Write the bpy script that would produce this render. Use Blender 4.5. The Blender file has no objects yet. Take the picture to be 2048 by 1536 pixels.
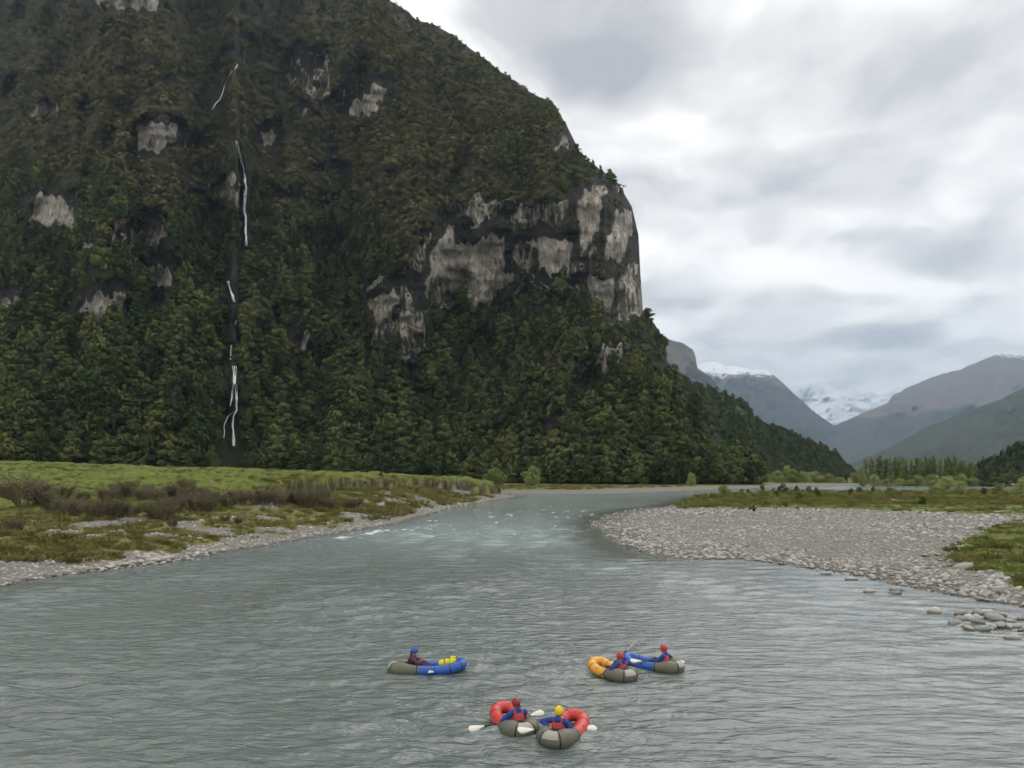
import bpy, bmesh, math, random
import numpy as np
from mathutils import Vector, Matrix

# ------------------------------------------------------------------ camera, sky, sun, exposure
F = 1536.0            # focal length in photo pixels (photo 2048 wide)
HOR = 950.0           # photo row of the horizon
CAMH = 6.0            # eye height above the river (m)
sc = bpy.context.scene
rng = np.random.default_rng(7)
random.seed(7)

cam = bpy.data.cameras.new('camera')
cam.lens = 27.0; cam.sensor_width = 36.0
cam.shift_y = (HOR - 768) / 2048.0
cam.clip_start = 0.5; cam.clip_end = 60000
camo = bpy.data.objects.new('camera', cam)
camo.location = (0, 0, CAMH); camo.rotation_euler = (math.pi / 2, 0, 0)
sc.collection.objects.link(camo); sc.camera = camo

SUN_AZ, SUN_EL = 34.0, 52.0     # degrees right of the view direction, above the horizon
world = bpy.data.worlds.new('World'); sc.world = world; world.use_nodes = True
world.cycles.sampling_method = 'NONE'      # an even overcast sky needs no light map


def cloud_plane(u, v):
    d = np.array([(u - 1024) / F, 1.0, (HOR - v) / F]); d /= np.linalg.norm(d)
    k = d[2] + 0.22
    return d[0] / k, d[1] / k


def build_world():
    nt = world.node_tree; nt.nodes.clear(); N = nt.nodes.new; L = nt.links.new

    def val(op, a, b=None, c=None, clamp=False):
        n = N('ShaderNodeMath'); n.operation = op; n.use_clamp = clamp
        for i, x in enumerate((a, b, c)):
            if x is None: continue
            if isinstance(x, (int, float)): n.inputs[i].default_value = x
            else: L(x, n.inputs[i])
        return n.outputs[0]

    def noise(vec, scale, detail, rough=0.55, dist=0.0):
        n = N('ShaderNodeTexNoise'); n.inputs['Scale'].default_value = scale; n.inputs['Detail'].default_value = detail
        n.inputs['Roughness'].default_value = rough; n.inputs['Distortion'].default_value = dist
        L(vec, n.inputs['Vector']); return n
    tc = N('ShaderNodeTexCoord'); sp = N('ShaderNodeSeparateXYZ'); L(tc.outputs['Generated'], sp.inputs[0])
    z = val('MAXIMUM', sp.outputs[2], 0.0); k = val('ADD', z, 0.22)
    px = val('DIVIDE', sp.outputs[0], k); py = val('DIVIDE', sp.outputs[1], k)
    cb = N('ShaderNodeCombineXYZ'); L(px, cb.inputs[0]); L(py, cb.inputs[1]); cb.inputs[2].default_value = 3.7
    P = cb.outputs[0]
    # warp
    w = noise(P, 1.7, 3); wv = N('ShaderNodeVectorMath'); wv.operation = 'SUBTRACT'; L(w.outputs['Color'], wv.inputs[0]); wv.inputs[1].default_value = (.5, .5, .5)
    ws = N('ShaderNodeVectorMath'); ws.operation = 'SCALE'; L(wv.outputs[0], ws.inputs[0]); ws.inputs[3].default_value = 0.55
    wa = N('ShaderNodeVectorMath'); wa.operation = 'ADD'; L(P, wa.inputs[0]); L(ws.outputs[0], wa.inputs[1])
    W = wa.outputs[0]
    n1 = noise(W, 1.1, 5, 0.52).outputs[0]
    n2 = noise(W, 3.4, 5, 0.55).outputs[0]
    dens = val('ADD', val('MULTIPLY', n1, 0.62), val('MULTIPLY', n2, 0.38))
    dens = val('ADD', val('MULTIPLY', val('SUBTRACT', dens, 0.5), 1.7), 0.485)
    # darker cloud bellies seen in the photograph
    for (u, v, sx, sy, amp) in ((1190, 15, .16, .20, .42), (1150, 60, .07, .08, .12), (1260, 110, .03, .07, .14), (1560, 110, .30, .10, .13), (1680, 365, .20, .13, .15),
                                (1780, 672, .13, .10, .30), (1980, 190, .25, .2, .10), (1500, 470, .5, .06, .09), (1360, 600, .20, .12, .10),
                                (1960, 520, .25, .12, .14), (1650, 590, .3, .08, .09), (1700, 730, .8, .25, .12)):
        cx, cy = cloud_plane(u, v)
        a = N('ShaderNodeVectorMath'); a.operation = 'SUBTRACT'; L(W, a.inputs[0]); a.inputs[1].default_value = (cx, cy, 3.7)
        b = N('ShaderNodeVectorMath'); b.operation = 'MULTIPLY'; L(a.outputs[0], b.inputs[0]); b.inputs[1].default_value = (1 / sx, 1 / sy, 0)
        ln = N('ShaderNodeVectorMath'); ln.operation = 'LENGTH'; L(b.outputs[0], ln.inputs[0])
        m = N('ShaderNodeMapRange'); m.interpolation_type = 'SMOOTHERSTEP'; L(ln.outputs['Value'], m.inputs[0])
        m.inputs[1].default_value = 0.1; m.inputs[2].default_value = 1.9; m.inputs[3].default_value = amp; m.inputs[4].default_value = 0
        dens = val('ADD', dens, m.outputs[0])
    cr = N('ShaderNodeValToRGB'); L(dens, cr.inputs[0])
    e = cr.color_ramp.elements
    e[0].position = 0.42; e[0].color = (1.56, 1.51, 1.43, 1)
    e[1].position = 0.92; e[1].color = (0.54, 0.535, 0.545, 1)
    for p, c in ((0.51, (1.34, 1.31, 1.255, 1)), (0.60, (1.08, 1.05, 1.01, 1)), (0.72, (0.79, 0.775, 0.765, 1))):
        x = e.new(p); x.color = c
    sky = N('ShaderNodeTexSky'); sky.sky_type = 'NISHITA'; sky.sun_disc = False
    sky.sun_elevation = math.radians(SUN_EL); sky.sun_rotation = math.radians(SUN_AZ)
    sc10 = N('ShaderNodeVectorMath'); sc10.operation = 'SCALE'; L(cr.outputs[0], sc10.inputs[0]); sc10.inputs[3].default_value = 9.6
    mix = N('ShaderNodeMix'); mix.data_type = 'RGBA'; mix.inputs[0].default_value = 0.97
    L(sky.outputs[0], mix.inputs[6]); L(sc10.outputs[0], mix.inputs[7])
    bg = N('ShaderNodeBackground'); L(mix.outputs[2], bg.inputs[0]); bg.inputs[1].default_value = 0.10
    out = N('ShaderNodeOutputWorld'); L(bg.outputs[0], out.inputs[0])


build_world()
sun = bpy.data.lights.new('sun', 'SUN'); sun.energy = 1.5; sun.angle = math.radians(55); sun.color = (1, 0.97, 0.92)
suno = bpy.data.objects.new('sun', sun); sc.collection.objects.link(suno)
sd = Vector((math.sin(math.radians(SUN_AZ)) * math.cos(math.radians(SUN_EL)), math.cos(math.radians(SUN_AZ)) * math.cos(math.radians(SUN_EL)), math.sin(math.radians(SUN_EL))))
suno.rotation_euler = sd.to_track_quat('Z', 'Y').to_euler()
sc.view_settings.view_transform = 'Standard'; sc.view_settings.look = 'None'
sc.view_settings.exposure = 0.0; sc.view_settings.gamma = 1.0; sc.view_settings.use_curve_mapping = False
sc.render.engine = 'CYCLES'
HAZE = 4.0e-5
sc.cycles.use_denoising = True; sc.cycles.denoising_input_passes = 'RGB_ALBEDO'; sc.cycles.denoising_prefilter = 'ACCURATE'
sc.cycles.max_bounces = 3; sc.cycles.diffuse_bounces = 2; sc.cycles.glossy_bounces = 1; sc.cycles.transmission_bounces = 2
sc.cycles.volume_bounces = 0; sc.cycles.use_adaptive_sampling = True; sc.cycles.adaptive_threshold = 0.02; sc.cycles.adaptive_min_samples = 16
sc.cycles.sample_clamp_indirect = 4.0

# ------------------------------------------------------------------ helpers
C = sc.collection


def link(o, parent=None):
    C.objects.link(o)
    if parent is not None: o.parent = parent
    return o


def tag(o, label=None, cat=None, group=None, kind=None):
    if label: o['label'] = label
    if cat: o['category'] = cat
    if group: o['group'] = group
    if kind: o['kind'] = kind
    return o


def empty(name, loc=(0, 0, 0), rz=0.0):
    o = bpy.data.objects.new(name, None); o.empty_display_size = 0.2
    o.location = loc; o.rotation_euler = (0, 0, rz); C.objects.link(o); return o


def np_mesh(name, verts, faces, mat=None, smooth=True, attrs=None, face_attrs=None):
    """verts (n,3); faces (m,k) uniform polygon size"""
    verts = np.asarray(verts, dtype=np.float32); faces = np.asarray(faces, dtype=np.int32)
    me = bpy.data.meshes.new(name)
    me.vertices.add(len(verts)); me.vertices.foreach_set('co', verts.ravel())
    k = faces.shape[1]
    me.loops.add(faces.size); me.loops.foreach_set('vertex_index', faces.ravel())
    me.polygons.add(len(faces)); me.polygons.foreach_set('loop_start', np.arange(0, faces.size, k, dtype=np.int32))
    me.update(calc_edges=True)
    me.polygons.foreach_set('use_smooth', np.full(len(faces), smooth))
    for nm, a in (attrs or {}).items():
        at = me.attributes.new(nm, 'FLOAT', 'POINT'); at.data.foreach_set('value', np.asarray(a, dtype=np.float32))
    for nm, a in (face_attrs or {}).items():
        at = me.attributes.new(nm, 'FLOAT', 'FACE'); at.data.foreach_set('value', np.asarray(a, dtype=np.float32))
    if mat: me.materials.append(mat)
    me.validate(); return me


def grid_faces(nr, nc):
    i = np.arange(nr - 1)[:, None] * nc + np.arange(nc - 1)[None, :]
    return np.stack([i, i + 1, i + nc + 1, i + nc], -1).reshape(-1, 4)


def _hash(ix, iy, iz, seed):
    h = (ix.astype(np.int64) * 374761393 + iy.astype(np.int64) * 668265263 + iz.astype(np.int64) * 2147483647 + seed * 1274126177) & 0xFFFFFFFF
    h = ((h ^ (h >> 13)) * 1274126177) & 0xFFFFFFFF
    h = h ^ (h >> 16)
    return (h & 0xFFFFFF) / float(0xFFFFFF)


def vnoise(x, y, z=None, seed=0):
    x = np.asarray(x, dtype=np.float64); y = np.asarray(y, dtype=np.float64)
    x, y = np.broadcast_arrays(x, y)
    z = np.zeros_like(x) if z is None else np.broadcast_to(np.asarray(z, dtype=np.float64), x.shape)
    fx, fy, fz = np.floor(x), np.floor(y), np.floor(z)
    tx, ty, tz = x - fx, y - fy, z - fz
    tx = tx * tx * (3 - 2 * tx); ty = ty * ty * (3 - 2 * ty); tz = tz * tz * (3 - 2 * tz)
    r = 0
    for a in (0, 1):
        for b in (0, 1):
            for c in (0, 1):
                w = (tx if a else 1 - tx) * (ty if b else 1 - ty) * (tz if c else 1 - tz)
                r = r + w * _hash(fx + a, fy + b, fz + c, seed)
    return r * 2 - 1


def fbm(x, y, z=None, octs=4, seed=0, gain=0.5, lac=2.03, ridged=False):
    r = 0; a = 1.0; s = 0; f = 1.0
    for o in range(octs):
        n = vnoise(np.asarray(x) * f + 17.3 * o, np.asarray(y) * f - 9.1 * o, None if z is None else np.asarray(z) * f + 5.7 * o, seed + o)
        if ridged: n = 1 - 2 * np.abs(n)
        r = r + a * n; s += a; a *= gain; f *= lac
    return r / s


def smooth(a, b, x):
    t = np.clip((np.asarray(x, dtype=np.float64) - a) / (b - a), 0, 1); return t * t * (3 - 2 * t)


def poly_sd(px, py, poly, closed=True):
    """signed distance (negative inside) to a polygon, or plain distance to a polyline"""
    px = np.asarray(px, dtype=np.float64); py = np.asarray(py, dtype=np.float64)
    P = np.asarray(poly, dtype=np.float64); n = len(P)
    d2 = np.full(px.shape, 1e18); inside = np.zeros(px.shape, bool)
    for i in range(n if closed else n - 1):
        a = P[i]; b = P[(i + 1) % n]; e = b - a
        wx, wy = px - a[0], py - a[1]
        t = np.clip((wx * e[0] + wy * e[1]) / max(e @ e, 1e-9), 0, 1)
        dx, dy = wx - t * e[0], wy - t * e[1]
        d2 = np.minimum(d2, dx * dx + dy * dy)
        if closed and abs(e[1]) > 1e-12:
            c = (a[1] > py) != (b[1] > py)
            inside ^= c & (px < (b[0] - a[0]) * (py - a[1]) / (b[1] - a[1]) + a[0])
    d = np.sqrt(d2)
    return np.where(inside, -d, d) if closed else d


def unproj(u, v, D): return (D * (u - 1024) / F, D, CAMH + D * (HOR - v) / F)


def on_level(u, v, z=0.0):
    D = (CAMH - z) * F / (v - HOR); return ((u - 1024) / F * D, D)


# ------------------------------------------------------------------ materials
class NT:
    def __init__(s, name):
        s.m = bpy.data.materials.new(name); s.m.use_nodes = True; s.t = s.m.node_tree; s.t.nodes.clear()
        s.out = s.t.nodes.new('ShaderNodeOutputMaterial')

    def n(s, typ, **kw):
        nd = s.t.nodes.new('ShaderNode' + typ)
        for k, v in kw.items():
            if k.startswith('_'): setattr(nd, k[1:], v)
            else:
                key = k if not k.isdigit() else int(k)
                s.put(nd.inputs[key], v)
        return nd

    def put(s, sock, v):
        if isinstance(v, bpy.types.NodeSocket): s.t.links.new(v, sock)
        elif isinstance(v, (tuple, list)) and len(v) == 3 and sock.type == 'RGBA': sock.default_value = (*v, 1)
        else: sock.default_value = v

    def noise(s, vec, scale, detail=4, rough=0.55, dist=0.0):
        nd = s.t.nodes.new('ShaderNodeTexNoise'); s.put(nd.inputs['Vector'], vec)
        nd.inputs['Scale'].default_value = scale; nd.inputs['Detail'].default_value = detail
        nd.inputs['Roughness'].default_value = rough; nd.inputs['Distortion'].default_value = dist
        return nd.outputs[0]

    def math(s, op, a, b=0.0, clamp=False):
        nd = s.t.nodes.new('ShaderNodeMath'); nd.operation = op; nd.use_clamp = clamp
        s.put(nd.inputs[0], a); s.put(nd.inputs[1], b); return nd.outputs[0]

    def ramp(s, fac, stops, interp='LINEAR'):
        nd = s.t.nodes.new('ShaderNodeValToRGB'); s.put(nd.inputs[0], fac); e = nd.color_ramp.elements
        nd.color_ramp.interpolation = interp
        def c4(c): return (c, c, c, 1) if isinstance(c, (int, float)) else (*c, 1)
        e[0].position, e[0].color = stops[0][0], c4(stops[0][1]); e[1].position, e[1].color = stops[-1][0], c4(stops[-1][1])
        for p, c in stops[1:-1]:
            x = e.new(p); x.color = c4(c)
        return nd.outputs[0]

    def mix(s, fac, a, b, mode='MIX'):
        nd = s.t.nodes.new('ShaderNodeMix'); nd.data_type = 'RGBA'; nd.blend_type = mode
        s.put(nd.inputs[0], fac); s.put(nd.inputs[6], a); s.put(nd.inputs[7], b); return nd.outputs[2]

    def attr(s, name, typ='GEOMETRY'):
        nd = s.t.nodes.new('ShaderNodeAttribute'); nd.attribute_name = name; nd.attribute_type = typ; return nd.outputs['Fac']

    def pos(s): return s.t.nodes.new('ShaderNodeNewGeometry').outputs['Position']

    def scaled(s, vec, sx, sy, sz):
        nd = s.t.nodes.new('ShaderNodeVectorMath'); nd.operation = 'MULTIPLY'; s.put(nd.inputs[0], vec); nd.inputs[1].default_value = (sx, sy, sz); return nd.outputs[0]

    def bump(s, h, strength=0.5, dist=0.1):
        nd = s.t.nodes.new('ShaderNodeBump'); s.put(nd.inputs['Height'], h); nd.inputs['Strength'].default_value = strength; nd.inputs['Distance'].default_value = dist; return nd.outputs[0]

    def bsdf(s, color, rough=0.8, normal=None, spec=0.3, ior=None, coat=None, sheen=None):
        b = s.t.nodes.new('ShaderNodeBsdfPrincipled'); s.put(b.inputs['Base Color'], color); s.put(b.inputs['Roughness'], rough)
        s.put(b.inputs['Specular IOR Level'], spec)
        if ior: b.inputs['IOR'].default_value = ior
        if normal is not None: s.put(b.inputs['Normal'], normal)
        if coat: b.inputs['Coat Weight'].default_value = coat
        return b.outputs[0]

    def done(s, surf): s.t.links.new(surf, s.out.inputs['Surface']); return s.m


def foliage_mat(name, dark, light, warm, pscale=0.03, trans=0.12):
    m = NT(name)
    oi = m.n('ObjectInfo').outputs['Random']; var = m.attr('var')
    big = m.noise(m.pos(), pscale, 3)
    f = m.math('ADD', m.math('MULTIPLY', var, 0.25), m.math('MULTIPLY', m.math('POWER', oi, 1.5), 1.0))
    col = m.mix(f, dark, light)
    g = m.math('ADD', m.math('MULTIPLY', big, 0.9), m.math('MULTIPLY', oi, 0.3))
    col = m.mix(m.ramp(g, ((0.55, 0.0), (0.95, 0.8))), col, warm)
    d = m.n('BsdfDiffuse', Color=col).outputs[0]
    t = m.n('BsdfTranslucent', Color=col).outputs[0]
    mx = m.n('MixShader', **{'0': trans}); m.put(mx.inputs[1], d); m.put(mx.inputs[2], t)
    return m.done(mx.outputs[0])


def plain(name, color, rough=0.6, spec=0.3, var=0.12, scale=14.0, bump=0.0, coat=None):
    m = NT(name); tc = m.n('TexCoord').outputs['Object']
    nz = m.noise(tc, scale, 3)
    col = m.mix(m.math('MULTIPLY', nz, var * 2), color, tuple(c * 0.45 for c in color))
    nrm = m.bump(m.noise(tc, scale * 3, 3), bump, 0.01) if bump else None
    return m.done(m.bsdf(col, m.math('ADD', m.math('MULTIPLY', nz, 0.2), rough - 0.1), nrm, spec, coat=coat))


M = {}
M['beech'] = foliage_mat('beech_leaves', (0.026, 0.041, 0.016), (0.098, 0.132, 0.046), (0.118, 0.112, 0.040), 0.012)
M['beech2'] = foliage_mat('podocarp_leaves', (0.018, 0.032, 0.015), (0.10, 0.14, 0.06), (0.11, 0.11, 0.05), 0.015)
M['scrub'] = foliage_mat('scrub_leaves', (0.034, 0.048, 0.020), (0.145, 0.170, 0.070), (0.15, 0.135, 0.060), 0.010)
M['tussock'] = foliage_mat('tussock_leaves', (0.030, 0.034, 0.016), (0.148, 0.146, 0.068), (0.138, 0.116, 0.056), 0.012)
M['willow'] = foliage_mat('willow_leaves', (0.15, 0.19, 0.06), (0.29, 0.34, 0.125), (0.28, 0.29, 0.12), 0.06)
M['poplar'] = foliage_mat('poplar_leaves', (0.10, 0.145, 0.045), (0.19, 0.25, 0.085), (0.18, 0.19, 0.08), 0.03)
M['matagouri'] = foliage_mat('matagouri_leaves', (0.080, 0.074, 0.042), (0.165, 0.148, 0.088), (0.13, 0.108, 0.070), 0.10)
M['bush'] = foliage_mat('bush_leaves', (0.035, 0.045, 0.02), (0.085, 0.10, 0.045), (0.08, 0.07, 0.04), 0.15)
M['grass'] = foliage_mat('grass_blades', (0.075, 0.105, 0.024), (0.165, 0.21, 0.052), (0.17, 0.165, 0.07), 0.09)
M['drygrass'] = foliage_mat('bank_grass_blades', (0.085, 0.088, 0.030), (0.19, 0.185, 0.068), (0.20, 0.15, 0.075), 0.12)
M['bark'] = plain('bark', (0.11, 0.09, 0.07), 0.9, 0.1, 0.3, 3.0)
M['twig'] = plain('twig_bark', (0.19, 0.155, 0.125), 0.9, 0.1, 0.3, 8.0)
M['drift'] = plain('driftwood', (0.42, 0.37, 0.30), 0.9, 0.1, 0.3, 5.0)


def stone_mat():
    m = NT('river_stone'); oi = m.n('ObjectInfo').outputs['Random']
    col = m.ramp(oi, ((0.0, (0.10, 0.098, 0.09)), (0.2, (0.32, 0.31, 0.285)), (0.5, (0.48, 0.465, 0.43)), (0.7, (0.38, 0.345, 0.29)), (0.85, (0.27, 0.275, 0.27)), (1.0, (0.56, 0.545, 0.51))))
    nz = m.noise(m.pos(), 9.0, 4); col = m.mix(m.math('MULTIPLY', nz, 0.55), col, (0.16, 0.155, 0.145))
    # wet and darker just above the water line
    z = m.n('SeparateXYZ', **{'0': m.pos()}).outputs[2]
    wet = m.ramp(m.math('ADD', z, 0.0), ((0.02, 1.0), (0.10, 0.0)))
    col = m.mix(m.math('MULTIPLY', wet, 0.75), col, (0.075, 0.072, 0.066))
    return m.done(m.bsdf(col, 0.75, m.bump(m.noise(m.pos(), 25, 3), 0.3, 0.02), 0.3))


M['stone'] = stone_mat()


def ground_mat():
    m = NT('valley_ground'); p = m.pos()
    g = m.attr('grass'); soil = m.attr('soil'); dry = m.attr('dry')
    fine = m.noise(p, 5.5, 5, 0.65); mid = m.noise(p, 0.55, 5, 0.6); big = m.noise(p, 0.06, 4)
    streak = m.noise(m.scaled(p, 0.10, 0.5, 1), 1.0, 4)
    gc = m.ramp(m.math('ADD', m.math('MULTIPLY', mid, 0.55), m.math('MULTIPLY', streak, 0.45)), ((0.32, (0.070, 0.094, 0.018)), (0.5, (0.112, 0.138, 0.028)), (0.66, (0.16, 0.170, 0.042))))
    gc = m.mix(m.math('MULTIPLY', fine, 0.5), gc, (0.07, 0.098, 0.02))
    dg = m.ramp(m.math('ADD', m.math('MULTIPLY', mid, 0.6), m.math('MULTIPLY', fine, 0.4)), ((0.35, (0.095, 0.098, 0.032)), (0.52, (0.155, 0.145, 0.052)), (0.68, (0.20, 0.158, 0.082))))
    gc = m.mix(dry, gc, dg)
    vor = m.n('TexVoronoi', Scale=3.6, Vector=p); vor2 = m.n('TexVoronoi', Scale=1.5, Vector=p)
    vc = m.n('SeparateColor', **{'0': vor.outputs['Color']}).outputs[0]
    peb = m.ramp(vc, ((0.0, (0.24, 0.235, 0.22)), (0.5, (0.43, 0.415, 0.385)), (0.8, (0.26, 0.238, 0.20)), (1.0, (0.40, 0.39, 0.37))))
    peb = m.mix(m.ramp(vor.outputs['Distance'], ((0.05, 0.0), (0.42, 0.75))), peb, (0.075, 0.07, 0.064))
    peb = m.mix(m.ramp(big, ((0.45, 0.0), (0.7, 0.6))), peb, m.mix(0.6, peb, (0.20, 0.175, 0.14)))
    so = m.ramp(fine, ((0.3, (0.018, 0.014, 0.010)), (0.7, (0.075, 0.060, 0.042))))
    edge = m.math('ADD', g, m.math('MULTIPLY', m.math('SUBTRACT', m.noise(p, 0.9, 5, 0.65), 0.5), 0.9))
    col = m.mix(m.ramp(edge, ((0.42, 0.0), (0.58, 1.0))), peb, gc)
    col = m.mix(soil, col, so)
    z = m.n('SeparateXYZ', **{'0': p}).outputs[2]
    wet = m.ramp(z, ((0.0, 1.0), (0.12, 0.0)))
    col = m.mix(m.math('MULTIPLY', wet, 0.8), col, (0.06, 0.058, 0.05))
    h = m.math('ADD', m.math('MULTIPLY', vor.outputs['Distance'], -0.7), m.math('MULTIPLY', fine, 0.6))
    return m.done(m.bsdf(col, 0.92, m.bump(h, 0.7, 0.12), 0.15))


M['ground'] = ground_mat()


def water_mat():
    m = NT('river_water'); p = m.pos()
    shallow = m.attr('shallow'); foam = m.attr('foam')
    big = m.noise(m.scaled(p, 0.05, 0.02, 1), 1.0, 3)
    col = m.mix(m.ramp(big, ((0.35, 0.0), (0.65, 1.0))), (0.098, 0.116, 0.108), (0.138, 0.158, 0.149))
    col = m.mix(m.attr('milky_sheen'), col, (0.27, 0.335, 0.335))
    col = m.mix(m.math('MULTIPLY', shallow, 0.8), col, (0.13, 0.135, 0.115))
    col = m.mix(foam, col, (0.75, 0.78, 0.78))
    r1 = m.noise(m.scaled(p, 0.5, 1.5, 1), 2.2, 3, 0.55, 0.3); r2 = m.noise(m.scaled(p, 0.6, 1.7, 1), 7.0, 2, 0.5, 0.2)
    h = m.math('ADD', m.math('MULTIPLY', r1, 0.19), m.math('MULTIPLY', r2, 0.020))
    h = m.math('MULTIPLY', h, m.attr('rough'))
    rg = m.math('ADD', 0.07, m.math('MULTIPLY', foam, 0.6))
    return m.done(m.bsdf(col, rg, m.bump(h, 1.0, 1.0), 0.5, 1.46))


M['water'] = water_mat()


def mountain_mat():
    m = NT('mountain_slope'); p = m.pos()
    rock = m.attr('rock'); alp = m.attr('alpine')
    n1 = m.noise(p, 0.045, 6, 0.62); n2 = m.noise(p, 0.35, 5, 0.65)
    t = m.math('ADD', m.math('MULTIPLY', n1, 0.55), m.math('MULTIPLY', n2, 0.45))
    low = m.ramp(t, ((0.35, (0.014, 0.020, 0.009)), (0.65, (0.036, 0.044, 0.018))))
    hi = m.ramp(t, ((0.36, (0.020, 0.023, 0.012)), (0.5, (0.042, 0.043, 0.022)), (0.62, (0.082, 0.078, 0.044))))
    veg = m.mix(alp, low, hi)
    st = m.noise(m.scaled(p, 0.36, 0.02, 0.055), 1.0, 6, 0.68, 0.0)
    blk = m.noise(m.scaled(p, 0.06, 0.01, 0.03), 1.0, 4, 0.6, 0.0)
    wv = m.n('VectorMath', _operation='ADD'); m.put(wv.inputs[0], m.scaled(p, 1, 0.1, 0.5)); wn = m.n('TexNoise', Scale=0.12, Detail=5.0, Vector=p); ws = m.n('VectorMath', _operation='SCALE'); m.put(ws.inputs[0], wn.outputs['Color']); ws.inputs[3].default_value = 9.0; m.put(wv.inputs[1], ws.outputs[0])
    crk = m.n('TexVoronoi', Scale=0.16, Vector=wv.outputs[0], _feature='DISTANCE_TO_EDGE').outputs['Distance']
    pale = m.ramp(m.noise(m.scaled(p, 1, 0.12, 0.55), 0.2, 7, 0.75), ((0.34, (0.30, 0.28, 0.235)), (0.5, (0.62, 0.58, 0.50)), (0.64, (0.78, 0.74, 0.66))))
    tan = m.noise(p, 0.03, 3); pale = m.mix(m.ramp(tan, ((0.5, 0.0), (0.7, 0.5))), pale, (0.28, 0.22, 0.155))
    pale = m.mix(m.ramp(crk, ((0.0, 0.8), (0.045, 0.0))), pale, (0.08, 0.074, 0.066))
    fine = m.noise(m.scaled(p, 1.1, 0.03, 0.14), 1.0, 4, 0.65)
    pale = m.mix(m.ramp(fine, ((0.42, 0.6), (0.54, 0.0))), pale, (0.15, 0.138, 0.12))
    slab = m.n('TexVoronoi', Scale=0.085, Vector=m.scaled(wv.outputs[0], 1, 1, 0.8)); sv = m.n('SeparateColor', **{'0': slab.outputs['Color']}).outputs[0]
    pale = m.mix(m.math('MULTIPLY', sv, 0.5), pale, (0.26, 0.24, 0.205))
    dk = m.ramp(m.math('ADD', m.math('ADD', m.math('MULTIPLY', st, 0.42), m.math('MULTIPLY', blk, 0.30)), m.math('MULTIPLY', fine, 0.28)), ((0.465, 0.0), (0.505, 1.0)))
    dark = m.mix(n2, (0.022, 0.022, 0.023), (0.06, 0.056, 0.05))
    rk = m.mix(m.math('MULTIPLY', dk, m.attr('stain')), pale, dark)
    rk = m.mix(m.ramp(m.attr('black'), ((0.08, 0.0), (0.32, 1.0))), rk, dark)
    k = m.math('ADD', rock, m.math('MULTIPLY', m.math('SUBTRACT', m.noise(m.scaled(p, 0.14, 0.02, 0.07), 1.0, 6, 0.7), 0.5), 1.7))
    col = m.mix(m.ramp(k, ((0.47, 0.0), (0.54, 1.0))), veg, rk)
    h = m.math('ADD', m.math('MULTIPLY', m.noise(p, 0.5, 5, 0.7), 1.6), m.math('MULTIPLY', st, 2.0))
    return m.done(m.bsdf(col, 0.95, m.bump(h, 1.0, 2.2), 0.1))


M['mountain'] = mountain_mat()


def far_mat(name, forest, alpine, treeline, snowline, snow=1.0, scale=0.004, spread=120.0):
    m = NT(name); p = m.pos(); z = m.n('SeparateXYZ', **{'0': p}).outputs[2]
    n1 = m.noise(p, scale, 7, 0.62); n2 = m.noise(p, scale * 9, 7, 0.72)
    fc = m.mix(m.ramp(n2, ((0.36, 0.0), (0.64, 1.0))), tuple(c * 0.3 for c in forest), tuple(c * 1.7 for c in forest))
    ac = m.mix(m.ramp(n2, ((0.36, 0.0), (0.64, 1.0))), tuple(c * 0.6 for c in alpine), tuple(c * 1.35 for c in alpine))
    zz = m.math('ADD', z, m.math('MULTIPLY', m.math('SUBTRACT', n1, 0.5), spread * 2.2))
    mr = m.n('MapRange', **{'0': zz, '1': treeline - 25.0, '2': treeline + 25.0})
    col = m.mix(mr.outputs[0], fc, ac)
    if snowline:
        zs = m.math('ADD', z, m.math('MULTIPLY', m.math('SUBTRACT', m.math('ADD', m.math('MULTIPLY', n2, 0.8), m.math('MULTIPLY', n1, 0.2)), 0.5), spread * 4.6))
        ms = m.n('MapRange', **{'0': zs, '1': snowline - 9.0, '2': snowline + 9.0})
        col = m.mix(m.math('MULTIPLY', ms.outputs[0], snow), col, (0.82, 0.84, 0.87))
    return m.done(m.bsdf(col, 0.95, m.bump(n2, 1.0, 1.5 / scale * 0.035), 0.05))


# ------------------------------------------------------------------ valley floor
LB = [(-36, -30), (-33.5, 8), (-31, 28)] + [on_level(u, v) for u, v in ((0, 1168), (100, 1152), (250, 1135), (400, 1112), (500, 1095), (600, 1078), (700, 1062), (800, 1045), (850, 1030), (900, 1015), (960, 1005), (1040, 992))]
LEXT = LB + [(-2, 240), (-12, 300), (-24, 420), (-40, 700)]
RB = [(27, -30), (27, 12), (25, 25), (24, 33)] + [on_level(u, v) for u, v in ((1905, 1195), (1840, 1180), (1700, 1147), (1560, 1130), (1480, 1120), (1400, 1121), (1290, 1112), (1235, 1092), (1200, 1068), (1195, 1045), (1215, 1030), (1280, 1018), (1340, 1012), (1368, 1003))] + [(52, 214), (62, 240), (78, 252), (110, 262), (160, 268), (230, 262), (330, 250), (700, 240)]
FB = [(-8, 226), (4, 236), (29, 237), (48, 262), (76, 300), (118, 350), (155, 400), (215, 440), (304, 445), (450, 430), (760, 410)]
RIVER = LB + FB + RB[::-1]
GREEN_ISLE = [on_level(u, v, 0.75) for u, v in ((1352, 1011), (1430, 1014), (1500, 1016), (1620, 1018), (1750, 1022), (1900, 1027), (2060, 1032), (2500, 1032))] + [(500, 300), (40, 300)]
GREEN_NEAR = [on_level(u, v, 0.9) for u, v in ((2300, 1035), (2060, 1040), (1960, 1052), (1900, 1082), (1868, 1100), (1885, 1115), (1950, 1128), (1990, 1150), (2060, 1168), (2300, 1210))]


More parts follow.
